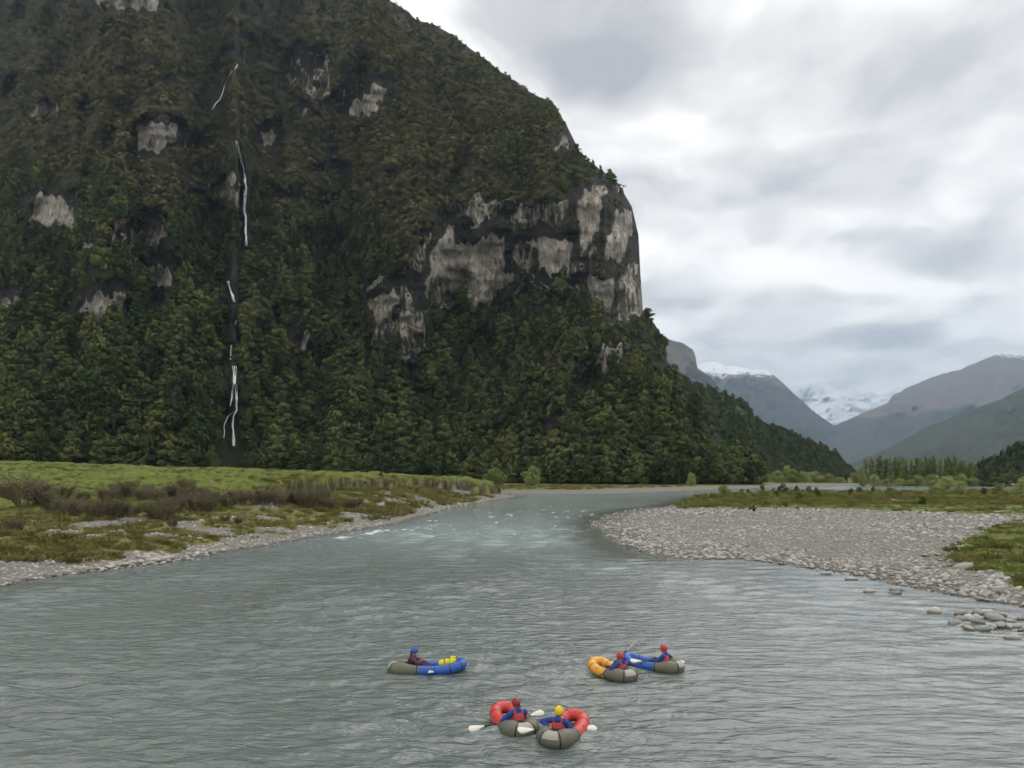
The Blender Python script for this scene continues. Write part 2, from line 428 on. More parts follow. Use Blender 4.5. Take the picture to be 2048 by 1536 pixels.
def zground(x, y, masks=False):
    x = np.asarray(x, dtype=np.float64); y = np.asarray(y, dtype=np.float64)
    wob = fbm(x * 0.11, y * 0.11, octs=3, seed=3) * 1.3 * smooth(20, 40, y)
    sd = poly_sd(x, y, RIVER) + wob
    dl = poly_sd(x, y, LEXT, False); dr = poly_sd(x, y, RB, False)
    # which side of the left terrace edge
    lx = np.interp(y, [p[1] for p in LEXT], [p[0] for p in LEXT])
    left = x < lx
    dl = np.maximum(dl + wob, 0)
    n1 = fbm(x * 0.05, y * 0.05, octs=4, seed=11); n2 = fbm(x * 0.3, y * 0.3, octs=4, seed=12); n3 = fbm(x * 0.9, y * 0.9, octs=3, seed=13)
    # left bank: beach, slope, cut lip, meadow
    far = smooth(92, 114, y)                                  # far stretch has the eroded scarp
    lipd = (34 - 16 * smooth(50, 110, y) + 3 * smooth(110, 170, y) - 14 * smooth(170, 215, y)) + n1 * 7 + n2 * 2.6 + n3 * 1.1
    toe = 0.65 + 0.25 * n2
    sl = 0.9 + 0.9 * smooth(0, 1, dl / np.maximum(lipd, 1)) + 0.35 * n2 + 0.22 * n1
    zl = smooth(0, 4.5, dl) * toe + smooth(3, 12, dl) * (sl - 0.6)
    zl = zl + smooth(-0.35, 0.12, dl - lipd) * (0.45 + 1.95 * far + 0.35 * n2) + far * 0.9 * smooth(3, 16, dl) * smooth(0, 12, lipd - 2)
    mead = np.maximum(dl - lipd, 0)
    zl = zl + 0.034 * mead * smooth(0, 30, mead) + n1 * 0.5 * smooth(0, 20, mead) + 0.25 * n2 * smooth(0, 5, mead)
    bench = smooth(0.15, 0.45, fbm(x * 0.045 + 4.2, y * 0.045, octs=2, seed=19)) * smooth(8, 20, dl) * (1 - far) * 0.5
    zl = zl + bench
    # far side flats
    df = np.maximum(sd, 0)
    zf = smooth(0, 14, df) * 0.75 + smooth(8, 30, df) * 0.55 + 0.004 * np.minimum(df, 300) + 0.18 * n1 + 0.08 * n2
    # right bar and island
    zr = smooth(0, 26, df) * 0.65 + smooth(0, 5, df) * 0.05 + 0.16 * n1 * smooth(2, 10, df) + 0.07 * n2
    isle = smooth(2, -5, poly_sd(x, y, GREEN_ISLE) + 2 * n2); near = smooth(1.5, -3, poly_sd(x, y, GREEN_NEAR) + 1.2 * n2 + 1.0 * n1)
    zr = zr + isle * 0.22 + near * (0.35 + 0.3 * n2)
    rightside = ~left & (dr < poly_sd(x, y, FB, False)) & (y < 285)
    z = np.where(left, zl, np.where(rightside, zr, zf))
    z = np.where(left, np.minimum(zl, 1e9), z)
    # soften across the end of the terrace
    z = np.where((~left) & (sd > 0) & (y > 215) & (x < 40), np.minimum(zf, 3.0), z)
    z = np.where(sd <= 0, np.maximum(sd * 0.16, -1.6) - 0.05, np.maximum(z, 0.03))
    # mid-channel gravel bar behind the island
    q = ((x - 112) / 46) ** 2 + ((y - 292 - (x - 112) * 0.35) / 13) ** 2
    z = np.where(sd <= 0, np.maximum(z, 0.45 * (1 - q)), z)
    q2 = ((x - 222) / 62) ** 2 + ((y - 520) / 42) ** 2
    z = np.where(sd > 0, np.minimum(z, (q2 - 1) * 0.8), z)
    if not masks: return z
    g = np.where(left, smooth(0.8, 4.0, dl + n2 * 4.5 + n1 * 3) * (1 - 0.95 * smooth(0.0, 0.25, n1 * 0.8 + n2 * 0.5 - 0.08) * smooth(20, 14, dl) * (1 - far)), 0)
    scarp = far * smooth(lipd - 2.3, lipd - 0.7, dl + 1.4 * n3) * smooth(lipd + 0.12, lipd - 0.02, dl)
    g = np.where(left & (far > 0.5), g * (0.28 + 0.72 * smooth(-0.2, 0.35, n1 + n2 + 0.3 * smooth(150, 190, y)) + smooth(lipd, lipd + 0.6, dl)), g)
    g = np.where(~left, smooth(12, 24, df), g)
    g = np.where(rightside, np.maximum(isle, near), g)
    g = np.clip(g, 0, 1) * (z > 0.12)
    nearlip = smooth(-1.4, -0.5, dl - lipd) * smooth(0.4, 0.0, dl - lipd) * smooth(-0.2, 0.2, n1 + 0.3)
    soil = np.where(left, np.maximum(scarp, nearlip * 0.8), 0)
    dry = np.where(left, (1 - 0.9 * smooth(lipd - 6, lipd + 3, dl + 5 * n2)) * 0.9, np.where(rightside, 0.06 + 0.4 * smooth(.1, .5, n2), 0.4))
    return z, g, soil, np.clip(dry, 0, 1), sd, left, rightside, dl, lipd


def build_ground():
    us = np.linspace(-1100, 3150, 640)
    vs = np.concatenate([1950 - (1950 - 1090) * np.linspace(0, 1, 160) ** 1.0, 1090 - (1090 - 985) * np.linspace(0, 1, 150)[1:], 985 - (985 - 962) * np.linspace(0, 1, 90)[1:]])
    D = CAMH * F / (vs - HOR)
    D = np.concatenate([[-30, -5, 3], D, np.geomspace(D[-1] * 1.04, 27500, 44)])
    X = (us[None, :] - 1024) / F * np.maximum(D, 40)[:, None] ; Y = np.repeat(D[:, None], len(us), 1)
    Z, g, soil, dry, sd, left, rs, dl, lipd = zground(X, Y, True)
    Z = np.where(Y > 900, 1.5, Z)
    me = np_mesh('ground', np.stack([X, Y, Z], -1).reshape(-1, 3), grid_faces(len(D), len(us)), M['ground'], True,
                 {'grass': g.ravel(), 'soil': soil.ravel(), 'dry': dry.ravel()})
    o = link(bpy.data.objects.new('ground', me)); tag(o, 'grassy valley floor with gravel bars either side of the river', None, None, 'structure')
    return o


ground = build_ground()


def build_bank():
    """the left bank again at a finer grain, laid just over the ground sheet"""
    P = np.array(LB[2:]); seg = np.r_[0, np.cumsum(np.linalg.norm(np.diff(P, axis=0), axis=1))]
    s = np.arange(0, seg[-1], 0.42); cx = np.interp(s, seg, P[:, 0]); cy = np.interp(s, seg, P[:, 1])
    k = np.ones(25) / 25; cx = np.convolve(np.pad(cx, 12, mode='edge'), k, mode='valid'); cy = np.convolve(np.pad(cy, 12, mode='edge'), k, mode='valid')
    tx, ty = np.gradient(cx), np.gradient(cy); L = np.hypot(tx, ty) + 1e-9; nx, ny = -ty / L, tx / L
    d = np.concatenate([np.arange(-2, 44, 0.26)])
    X = cx[:, None] + nx[:, None] * d; Y = cy[:, None] + ny[:, None] * d
    Z, g, soil, dry, sd, left, rs, dl, lipd = zground(X, Y, True)
    n = fbm(X * 1.7, Y * 1.7, octs=3, seed=431) * 0.10 + fbm(X * 0.8, Y * 0.8, octs=2, seed=432) * 0.10
    edge = smooth(-2, 0.5, d)[None, :] * smooth(44, 40, d)[None, :] * smooth(0, 4, np.minimum(s, s[-1] - s))[:, None]
    Z = Z + (0.14 + n * smooth(0.5, 4, dl)) * edge - 0.25 * (1 - edge)
    # earth crumbles out from under the turf: pull the lip forward a little
    me = np_mesh('river_bank', np.stack([X, Y, Z], -1).reshape(-1, 3), grid_faces(len(s), len(d)), M['ground'], True, {'grass': g.ravel(), 'soil': soil.ravel(), 'dry': dry.ravel()})
    o = link(bpy.data.objects.new('river_bank', me)); tag(o, 'grassy river bank with a cut earth edge above stones', None, None, 'structure')


build_bank()


def build_water():
    us = np.arange(-700, 2760, 6.0)
    vs = np.concatenate([np.arange(1800, 1560, -5.0), np.arange(1560, 1100, -1.35), np.arange(1100, 961, -1.0)])
    D = CAMH * F / (vs - HOR)
    X = (us[None, :] - 1024) / F * D[:, None]; Y = np.repeat(D[:, None], len(us), 1)
    sp = np.gradient(D)[:, None]
    sp = np.abs(np.repeat(sp, len(us), 1))
    r2 = np.random.default_rng(5)
    Z = np.zeros_like(X)
    patch = 0.62 + 0.75 * fbm(X * 0.12, Y * 0.06, octs=3, seed=31)
    patch = np.clip(patch, 0.25, 1.35)
    WX = [fbm(X * 0.2 + 3 * q, Y * 0.2, octs=1, seed=40 + q) * 2.2 for q in range(5)]
    for i in range(56):
        lam = 0.32 * (9.0 ** r2.random()); th = r2.normal(0, 0.42) + math.pi / 2
        k = 2 * math.pi / lam; amp = 0.0088 * lam ** 0.95
        att = smooth(0.5, 0.25, sp / lam)
        ph = r2.random() * 6.28
        wx = WX[i % 5]
        Z += att * amp * np.sin(k * (X * math.cos(th) + Y * math.sin(th)) + ph + wx)
    riff = smooth(62, 82, Y) * smooth(190, 120, Y) * smooth(26, 10, np.abs(X + 2 - (Y - 90) * 0.08))
    Z = Z * patch * (1 + 1.6 * riff) + riff * 0.06 * fbm(X * 0.5, Y * 0.28, octs=3, seed=51)
    sd = -poly_sd(X, Y, RIVER)
    shallow = smooth(6, 0.3, sd + 1.2 * fbm(X * 0.3, Y * 0.3, octs=3, seed=61)) * (X > 0) + smooth(2.0, 0.2, sd) * (X <= 0)
    Z *= (smooth(0.0, 3.0, sd) * 0.8 + 0.2) * (1 - 0.42 * smooth(0, 14, X - 0.12 * Y + 2) * smooth(120, 60, Y))
    fo = fbm(X * 1.1, Y * 0.6, octs=5, seed=71, gain=0.68)
    line = np.exp(-((X - np.interp(Y, [60, 75, 92, 120], [-22, -15.5, -9.5, -3])) / 1.5) ** 2) * smooth(66, 70, Y) * smooth(100, 90, Y)
    foam = smooth(0.42, 0.60, fo + 0.06 * riff) * riff * 0.6 + smooth(0.08, 0.4, fo) * line * 0.55
    milky_sheen = smooth(38, 80, Y) * np.maximum(smooth(30, 6, X - Y * 0.02), smooth(110, 150, Y)) * 0.85  # silty water upstream; on the far reach, sky reflection put into the colour
    milky_sheen = np.clip(milky_sheen + 0.25 * fbm(X * 0.05, Y * 0.03, octs=3, seed=81), 0, 1)
    calm = smooth(0, 14, X - 0.12 * Y + 2) * smooth(120, 60, Y)
    rough = np.clip(0.75 + 0.5 * patch + 0.6 * riff, 0, 2.2) * (0.35 + 0.65 * smooth(0.5, 8, sd)) * (1 - 0.62 * calm) * np.clip(34 / Y, 0.22, 1)
    me = np_mesh('river_water', np.stack([X, Y, Z], -1).reshape(-1, 3), grid_faces(len(D), len(us)), M['water'], True,
                 {'shallow': shallow.ravel(), 'foam': np.clip(foam, 0, 1).ravel(), 'milky_sheen': milky_sheen.ravel(), 'rough': rough.ravel()})
    o = link(bpy.data.objects.new('river_water', me)); tag(o, 'rippled grey-green river water', None, None, 'structure')
    return o


water = build_water()

# ------------------------------------------------------------------ the big mountain: measured contours turned into a real slope
SIL = np.array([(500, -420), (640, -200), (745, -60), (782, 4), (815, 22), (832, 40), (870, 50), (902, 68), (950, 104), (1002, 144), (1060, 184), (1110, 210), (1135, 254), (1165, 314), (1208, 344), (1236, 366), (1264, 414), (1277, 470), (1281, 550), (1286, 622), (1308, 646), (1332, 684), (1334, 724), (1352, 764), (1398, 836), (1448, 880), (1500, 938), (1530, 990)], float)
ROCKS = [  # (outline in photo pixels, share of dark staining 0..1)
    ([(868, 445), (900, 415), (960, 392), (1060, 410), (1140, 402), (1175, 360), (1222, 352), (1266, 412), (1281, 550), (1287, 628), (1250, 640), (1222, 650), (1195, 610), (1150, 575), (1062, 572), (1000, 604), (955, 612), (882, 602), (850, 640), (856, 700), (800, 720), (742, 690), (716, 620), (738, 566), (800, 540), (856, 480)], 0.92),
    ([(884, 440), (905, 452), (910, 480), (960, 478), (985, 468), (1012, 474), (1014, 545), (1040, 560), (985, 600), (945, 610), (885, 590), (858, 560), (868, 500)], 0.35),
    ([(1040, 482), (1090, 470), (1150, 486), (1140, 520), (1118, 560), (1075, 540), (1072, 505)], 0.4), ([(1150, 420), (1185, 372), (1225, 370), (1205, 440), (1186, 486), (1165, 510)], 0.5), ([(1222, 410), (1262, 424), (1268, 500), (1240, 540), (1210, 500)], 0.5), ([(1170, 560), (1240, 540), (1230, 600), (1215, 640), (1190, 600)], 0.6),
    ([(735, 600), (790, 575), (780, 640), (745, 650)], 0.3),
    ([(268, 300), (278, 256), (318, 242), (356, 250), (362, 284), (312, 312)], 0.35), ([(366, 286), (402, 284), (400, 294), (368, 296)], 0.2),
    ([(58, 436), (76, 388), (112, 398), (150, 404), (146, 456), (96, 462)], 0.35),
    ([(572, 150), (592, 100), (660, 104), (662, 186), (628, 200), (606, 180)], 0.95), ([(588, 120), (600, 103), (606, 118), (592, 136)], 0.1),
    ([(690, 232), (712, 196), (748, 160), (778, 180), (764, 222), (738, 238)], 0.3), ([(674, 200), (690, 182), (694, 190), (680, 206)], 0.1),
    ([(416, 384), (440, 356), (472, 350), (476, 416), (440, 412)], 0.65), ([(150, 622), (180, 590), (246, 574), (252, 618), (206, 640), (156, 632)], 0.5),
    ([(282, 534), (318, 526), (346, 534), (340, 572), (306, 584)], 0.45), ([(0, 600), (30, 590), (70, 590), (60, 612), (10, 620)], 0.6),
    ([(520, 262), (552, 254), (546, 302), (522, 292)], 0.35), ([(600, 210), (620, 215), (616, 235), (602, 232)], 0.4),
    ([(1098, 296), (1132, 262), (1140, 296), (1116, 316)], 0.4), ([(572, 690), (612, 662), (624, 660), (616, 698)], 0.4),
    ([(1186, 706), (1240, 690), (1232, 748), (1196, 752)], 0.75), ([(1084, 866), (1098, 850), (1120, 846), (1112, 886), (1090, 886)], 0.35),
    ([(170, -30), (320, -30), (322, 24), (180, 18)], 0.6), ([(190, 872), (236, 862), (236, 902), (196, 900)], 0.6), ([(336, 880), (360, 868), (356, 926), (338, 920)], 0.4),
    ([(230, 440), (300, 412), (336, 470), (300, 500), (220, 490)], 0.75), ([(862, 540), (900, 600), (870, 620), (846, 590)], 0.9),
    ([(150, 480), (240, 470), (230, 510), (170, 510)], 0.7), ([(60, 210), (120, 195), (110, 230), (70, 232)], 0.95),
]
FALL = [(482, -40), (476, 60), (474, 128), (450, 170), (426, 218), (448, 250), (474, 284), (480, 320), (492, 380), (490, 430), (493, 494), (470, 540), (460, 566), (472, 604), (468, 660), (462, 720), (468, 760), (470, 815), (462, 850), (470, 892)]


def m1_foot(u):
    return np.interp(u, [-600, 0, 300, 700, 1000, 1150, 1400, 1520], [345, 338, 352, 385, 400, 372, 362, 400])


REL = [None]; LEDGE = [None]; BLACK = [None]


def build_m1_field():
    us = np.arange(-620, 1560, 4.0); vs = np.arange(1010, -430, -3.0)
    U, V = np.meshgrid(us, vs)
    rock = np.zeros_like(U); stain = np.zeros_like(U); black = np.zeros_like(U)
    for i, (poly, s) in enumerate(ROCKS):
        P = np.array(poly); lo = P.min(0) - 40; hi = P.max(0) + 40
        sel = (U > lo[0]) & (U < hi[0]) & (V > lo[1]) & (V < hi[1])
        r0, r1 = np.where(sel.any(1))[0][[0, -1]]; c0, c1 = np.where(sel.any(0))[0][[0, -1]]
        sl = (slice(r0, r1 + 1), slice(c0, c1 + 1)); u, v = U[sl], V[sl]
        d = poly_sd(u, v, poly) + 16 * fbm(u / 20, v / 44, octs=4, seed=90 + i, gain=0.6) + 17 * fbm(u / 8, v / 46, octs=3, seed=150 + i, gain=0.6)
        w = smooth(5, -7, d)
        rock[sl] = np.maximum(rock[sl], w)
        ring = smooth(20, 4, poly_sd(u, v + 7, poly) + 16 * fbm(u / 18, v / 18, octs=3, seed=190 + i)) if s < 0.62 else w * 0  # dark rock rim above small outcrops, overhang shade put into its colour
        black[sl] = np.maximum(black[sl] * (1 - w), ring * (1 - w)); rock[sl] = np.maximum(rock[sl], ring * 0.9)
        stain[sl] = np.where(w > 0.3, stain[sl] * (1 - w) + s * w, stain[sl])
    dfall = poly_sd(U, V, FALL, False) + 6 * fbm(U / 14, V / 20, octs=3, seed=195); wf = smooth(9, 3, dfall) * smooth(250, 290, V)
    rock = np.maximum(rock, wf); black = np.maximum(black, wf)
    lb = smooth(0.42, 0.6, fbm(U / 130 + V / 400, V / 34, octs=4, seed=108, gain=0.55) + 0.25 * fbm(U / 20, V / 20, octs=2, seed=196)) * smooth(900, 840, V)  # ledge bands: horizontal shadow painted as black rock colour
    rock = np.maximum(rock, lb * 0.9); black = np.maximum(black, lb * (stain < 0.05)); BLACK[0] = black
    n_big = fbm(U / 210, V / 260, octs=3, seed=101); n_mid = fbm(U / 75, V / 90, octs=3, seed=102); n_f = fbm(U / 26, V / 30, octs=3, seed=103)
    # slope (rise over run) up each column
    T = np.interp(V, [-430, 0, 300, 450, 620, 820, 890, 940, 980], [1.25, 1.22, 1.18, 1.15, 1.1, 0.95, 0.75, 0.5, 0.4])
    ledge = fbm(U / 130 + V / 400, V / 34, octs=4, seed=108, gain=0.55); LEDGE[0] = ledge
    T = T * (1 + 0.15 * n_big + 0.15 * n_mid + 1.1 * np.clip(ledge, -0.28, 1))
    A = (HOR - V) / F
    T = np.maximum(T, A + 0.30)
    T = T * (1 - rock) + 7.0 * rock
    D0 = m1_foot(us); x0 = (us - 1024) / F * D0; z0 = zground(x0, D0)
    a0 = (z0 - CAMH) / D0
    D = np.zeros_like(U); cur = D0.copy()
    for r in range(len(vs)):
        da = 3.0 / F
        cur = np.where(A[r] > a0, cur * (1 + da / (T[r] - A[r])), cur)
        D[r] = cur
    # smooth across columns so that neighbouring cliffs merge
    k = np.exp(-np.linspace(-2, 2, 41) ** 2); k /= k.sum()
    Dp = np.pad(D, ((0, 0), (20, 20)), mode='edge')
    Ds = sum(k[j] * Dp[:, j:j + D.shape[1]] for j in range(41)); D = 0.30 * D + 0.70 * Ds
    up = smooth(950, 820, V)
    wp = 40 * fbm(U / 160, V / 160, octs=2, seed=109); rdg = fbm((U + 0.55 * V + wp) / 135, (V - 0.4 * U) / 300, octs=4, seed=107, ridged=True)
    rel = 30 * n_big + 20 * n_mid + 7.0 * n_f - 30 * rdg
    # the gully the stream runs in, and darker side gullies
    dg = poly_sd(U, V, FALL, False); rel += 15 * np.exp(-(dg / 34) ** 2)
    for path, amp, wd in (([(560, -60), (640, 120), (560, 330)], 9, 30), ([(250, -80), (150, 150), (60, 330)], 12, 45), ([(930, 120), (1000, 260), (1060, 380)], 14, 30),
                          ([(640, 430), (690, 560), (740, 700), (820, 800)], 22, 55), ([(330, 620), (300, 760), (260, 880)], 9, 40), ([(850, 60), (830, 200), (760, 330), (700, 430)], 12, 45)):
        rel += amp * np.exp(-(poly_sd(U, V, path, False) / wd) ** 2)
    for path, amp, wd in (([(1140, 570), (1220, 700), (1300, 800), (1420, 900)], 16, 50), ([(600, 20), (560, 200), (600, 420)], 10, 60), ([(250, 330), (350, 480), (380, 640)], 12, 60)):
        rel -= amp * np.exp(-(poly_sd(U, V, path, False) / wd) ** 2)
    crag = fbm(U / 13, V / 60, octs=4, seed=104, ridged=True) * 5 + fbm(U / 40, V / 25, octs=3, seed=105) * 9
    over = fbm(U / 60, V / 16, octs=2, seed=106) * 4
    rel = rel * (1 - 0.55 * rock) + rock * (crag + over)
    REL[0] = rel.copy()
    D = D + rel * up * np.clip(D / 500, 0.6, 1.5)
    # round off towards the outline on the right
    us_ = np.interp(V, SIL[:, 1], SIL[:, 0])
    t = np.clip((us_ - U) / 190.0, 0, 1)
    D = D + (1 - np.sqrt(1 - (1 - t) ** 2)) * np.interp(V, [0, 400, 640, 800, 950], [170, 120, 130, 120, 60])
    return us, vs, D, rock, stain


M1u, M1v, M1D, M1rock, M1stain = build_m1_field()


def samp(field, u, v):
    fu = np.clip((np.asarray(u, float) - M1u[0]) / 4.0, 0, len(M1u) - 1.001); fv = np.clip((M1v[0] - np.asarray(v, float)) / 3.0, 0, len(M1v) - 1.001)
    iu = fu.astype(int); iv = fv.astype(int); tu = fu - iu; tv = fv - iv
    return (field[iv, iu] * (1 - tu) + field[iv, iu + 1] * tu) * (1 - tv) + (field[iv + 1, iu] * (1 - tu) + field[iv + 1, iu + 1] * tu) * tv


def alpine_at(u, v):
    edge = np.interp(u, [-300, 0, 300, 520, 700, 850, 1000, 1150, 1300], [300, 330, 330, 290, 330, 400, 420, 420, 420])
    return smooth(70, -70, v - edge + 120 * fbm(np.asarray(u) / 90, np.asarray(v) / 70, octs=4, seed=120, gain=0.6) + 130 * np.clip(samp(REL[0], u, v) / 32, -1, 1))


def build_m1():
    nc, nback = 560, 7
    vs = np.concatenate([np.arange(1005, -140, -3.0), np.arange(-140, -420, -14.0)])
    s = np.linspace(0, 1, nc)
    usil = np.interp(vs, SIL[:, 1], SIL[:, 0])
    U = -600 + s[None, :] * (usil[:, None] + 600); V = np.repeat(vs[:, None], nc, 1)
    D = samp(M1D, U, V); rock = samp(M1rock, U, V); st = samp(M1stain, U, V)
    # the far side of the outline: turn back behind the ridge
    j = np.arange(1, nback + 1)
    Ub = usil[:, None] - 4 * j[None, :] ** 1.5; Db = D[:, -1:] + 22 * j[None, :] ** 1.45
    U = np.concatenate([U, Ub], 1); V = np.concatenate([V, np.repeat(vs[:, None], nback, 1)], 1); D = np.concatenate([D, Db], 1)
    rock = np.concatenate([rock, np.zeros((len(vs), nback))], 1); st = np.concatenate([st, np.zeros((len(vs), nback))], 1)
    X, Y, Z = unproj(U, V, D)
    alp = alpine_at(U, V)
    black = smooth(0.26, 0.42, fbm(U / 30, V / 40, octs=4, seed=131) + 0.25 * (st - 0.6)) * (st > 0.7) * 0.9
    bk = samp(BLACK[0], U, V); black = np.maximum(black, bk)
    me = np_mesh('mountain', np.stack([X, Y, Z], -1).reshape(-1, 3), grid_faces(len(vs), nc + nback)[:, ::-1], M['mountain'], True,
                 {'rock': rock.ravel(), 'stain': st.ravel(), 'alpine': alp.ravel(), 'black': black.ravel()})
    o = link(bpy.data.objects.new('mountain', me)); tag(o, 'steep bush-covered mountain with pale grey cliffs above the river', None, None, 'structure')
    return Z.max()


TOPZ = build_m1()


# ------------------------------------------------------------------ ridges further up the valley
def ridge(name, label, pts, vbase, dbase, dridge, mat, relief, nu=260, nr=90, seed=0, power=1.0, fine=1.0, far_k=1.0):
    global TOPZ
    P = np.array(pts, float); us = np.linspace(P[0, 0], P[-1, 0], nu)
    vr = np.interp(us, P[:, 0], P[:, 1]) + fine * (2.2 * fbm(us / 18, us * 0, octs=3, seed=seed + 5) + 1.0 * fbm(us / 5, us * 0, octs=2, seed=seed + 6))
    t = np.linspace(-0.05, 1, nr)[:, None]
    vb = np.interp(us, *zip(*vbase)); db = np.interp(us, *zip(*dbase)) * far_k; dr = np.interp(us, *zip(*dridge)) * far_k; relief = relief * far_k
    V = vb[None, :] + t * (vr - vb)[None, :]; U = np.repeat(us[None, :], nr, 0)
    D = db[None, :] + np.clip(t, 0, 1) ** power * (dr - db)[None, :]
    sc_ = (P[-1, 0] - P[0, 0]) / 5.0
    r = fbm(U / sc_ + V / (sc_ * 2), V / (sc_ * 1.3), octs=6, seed=seed, ridged=True, gain=0.55) + 0.5 * fbm(U / (sc_ * .5), V / (sc_ * .5), octs=5, seed=seed + 2)
    D = D - relief * r * smooth(0, 0.25, t) * (0.35 + 0.65 * smooth(1.0, 0.8, t))
    back = 5
    j = np.arange(1, back + 1)[:, None]
    Vb = vr[None, :] + 5.0 * j ** 1.7; Db = D[-1:] * (1 + 0.05 * j); Ub = np.repeat(us[None, :], back, 0)
    U = np.concatenate([U, Ub]); V = np.concatenate([V, Vb]); D = np.concatenate([D, Db])
    X, Y, Z = unproj(U, V, D); TOPZ = max(TOPZ, Z.max())
    me = np_mesh(name, np.stack([X, Y, Z], -1).reshape(-1, 3), grid_faces(nr + back, nu), mat, True)
    o = link(bpy.data.objects.new(name, me)); tag(o, label, None, None, 'structure')
    return us, vr, U[:nr], V[:nr], D[:nr]


M2 = ridge('forested_spur', 'dark forested spur sloping down to the river flats', [(1180, 620), (1300, 690), (1345, 742), (1385, 768), (1440, 784), (1490, 806), (1515, 842), (1580, 866), (1640, 892), (1672, 908), (1690, 930), (1712, 950), (1722, 962)],
           [(1180, 958), (1722, 958)], [(1180, 620), (1450, 640), (1722, 1060)], [(1180, 1150), (1345, 1100), (1722, 1100)], far_mat('spur_forest', (0.045, 0.055, 0.026), (0.085, 0.085, 0.04), 900, None, scale=0.01), 45, seed=201, nu=220)
ridge('far_bluff', 'blue-grey rounded bluff behind the forested spur', [(1180, 600), (1290, 645), (1336, 678), (1365, 686), (1386, 700), (1392, 716), (1394, 736), (1420, 752), (1450, 790), (1500, 850)],
      [(1180, 950), (1500, 950)], [(1180, 1800), (1500, 2000)], [(1180, 2700), (1500, 2500)], far_mat('bluff_forest', (0.05, 0.055, 0.035), (0.11, 0.10, 0.075), 860, None, scale=0.0025), 130, seed=211, nu=160, fine=0.5, far_k=2.6)
ridge('snowy_ridge', 'long blue ridge with a snow-covered crest', [(1330, 760), (1385, 742), (1400, 727), (1428, 725), (1450, 732), (1475, 733), (1500, 738), (1530, 742), (1550, 750), (1562, 764), (1600, 798), (1640, 832), (1670, 852), (1700, 890), (1740, 930), (1760, 952)],
      [(1330, 952), (1760, 952)], [(1330, 2900), (1760, 3300)], [(1330, 5200), (1760, 4200)], far_mat('snowy_ridge_slope', (0.05, 0.052, 0.036), (0.12, 0.105, 0.085), 1350, 1570, scale=0.0012, spread=190), 420, seed=221, nu=300, far_k=2.6)
ridge('snow_mountain', 'far white snow mountain closing the head of the valley', [(1540, 800), (1565, 782), (1590, 770), (1612, 775), (1625, 768), (1660, 774), (1690, 780), (1720, 784), (1760, 786), (1800, 778), (1850, 770)],
      [(1540, 945), (1850, 945)], [(1540, 6600), (1850, 6600)], [(1540, 9600), (1850, 9800)], far_mat('snow_mountain_slope', (0.06, 0.06, 0.05), (0.13, 0.12, 0.11), 860, 1440, 0.97, scale=0.0011, spread=420), 700, seed=231, nu=300, nr=140, far_k=2.6, fine=3.2)
ridge('brown_mountain', 'brown and purple mountain with a trace of snow on top', [(1600, 900), (1640, 868), (1672, 850), (1720, 828), (1775, 806), (1788, 790), (1830, 768), (1880, 748), (1920, 738), (1960, 722), (1990, 710), (2020, 706), (2060, 708), (2300, 640), (2700, 560)],
      [(1600, 950), (2700, 950)], [(1600, 3100), (2700, 2500)], [(1600, 4300), (1990, 5200), (2700, 5600)], far_mat('brown_mountain_slope', (0.052, 0.055, 0.036), (0.135, 0.112, 0.098), 860, 2080, 0.9, scale=0.0012, spread=210), 560, seed=241, nu=420, far_k=2.6)
ridge('wooded_slope', 'dark wooded slope coming down on the other side of the valley', [(1690, 930), (1740, 912), (1800, 884), (1860, 850), (1930, 826), (2000, 798), (2048, 776), (2200, 700), (2600, 560)],
      [(1690, 954), (2600, 954)], [(1690, 1500), (2600, 1100)], [(1690, 2100), (2600, 2500)], far_mat('wooded_slope_forest', (0.045, 0.052, 0.030), (0.10, 0.095, 0.06), 1350, None, scale=0.003, spread=150), 260, seed=251, nu=360, far_k=2.6)
M8 = ridge('near_hill', 'dark bush-covered knoll at the edge of the flats', [(1900, 965), (1950, 945), (1975, 930), (2005, 920), (2030, 900), (2060, 886), (2200, 820), (2500, 760)],
           [(1900, 966), (2500, 966)], [(1900, 520), (2500, 440)], [(1900, 560), (2500, 900)], far_mat('near_hill_forest', (0.035, 0.042, 0.02), (0.07, 0.07, 0.03), 900, None, scale=0.02), 14, seed=261, nu=160, nr=50)

# ------------------------------------------------------------------ foliage meshes
def leaf_quads(pos, nrm, size, r, jitter=0.7, aspect=0.62):
    n = len(pos); d = nrm + r.normal(0, jitter, (n, 3)); d /= np.linalg.norm(d, axis=1)[:, None] + 1e-9
    a = np.cross(d, r.normal(0, 1, (n, 3))); a /= np.linalg.norm(a, axis=1)[:, None] + 1e-9
    b = np.cross(d, a); s = (size * r.uniform(0.6, 1.35, n))[:, None]
    v = np.stack([pos - a * s, pos - b * s * aspect, pos + a * s, pos + b * s * aspect], 1)
    return v.reshape(-1, 3), np.arange(4 * n).reshape(-1, 4)


def blob_crown(name, mat, r, lobes, leaves, leaf, jitter=0.6, fill=0.25):
    """lobes: list of (centre, radii). Leaves cover the lobes' outsides and thin out inside."""
    pos, nr = [], []
    vol = np.array([l[1][0] * l[1][1] + l[1][0] * l[1][2] for l in lobes]); cnt = np.maximum((vol / vol.sum() * leaves).astype(int), 4)
    for (c, rad), n in zip(lobes, cnt):
        d = r.normal(0, 1, (n, 3)); d /= np.linalg.norm(d, axis=1)[:, None]
        d[:, 2] = np.where((d[:, 2] < -0.3) & (r.random(n) < 0.6), -d[:, 2], d[:, 2])
        k = np.where(r.random(n) < fill, r.uniform(0.35, 0.85, n), r.uniform(0.85, 1.08, n))
        pos.append(np.array(c) + d * np.array(rad) * k[:, None]); nr.append(d / np.array(rad) * np.mean(rad))
    pos = np.concatenate(pos); nr = np.concatenate(nr)
    v, f = leaf_quads(pos, nr, np.full(len(pos), leaf), r, jitter)
    return np_mesh(name, v, f, mat, False, face_attrs={'var': r.random(len(f))})


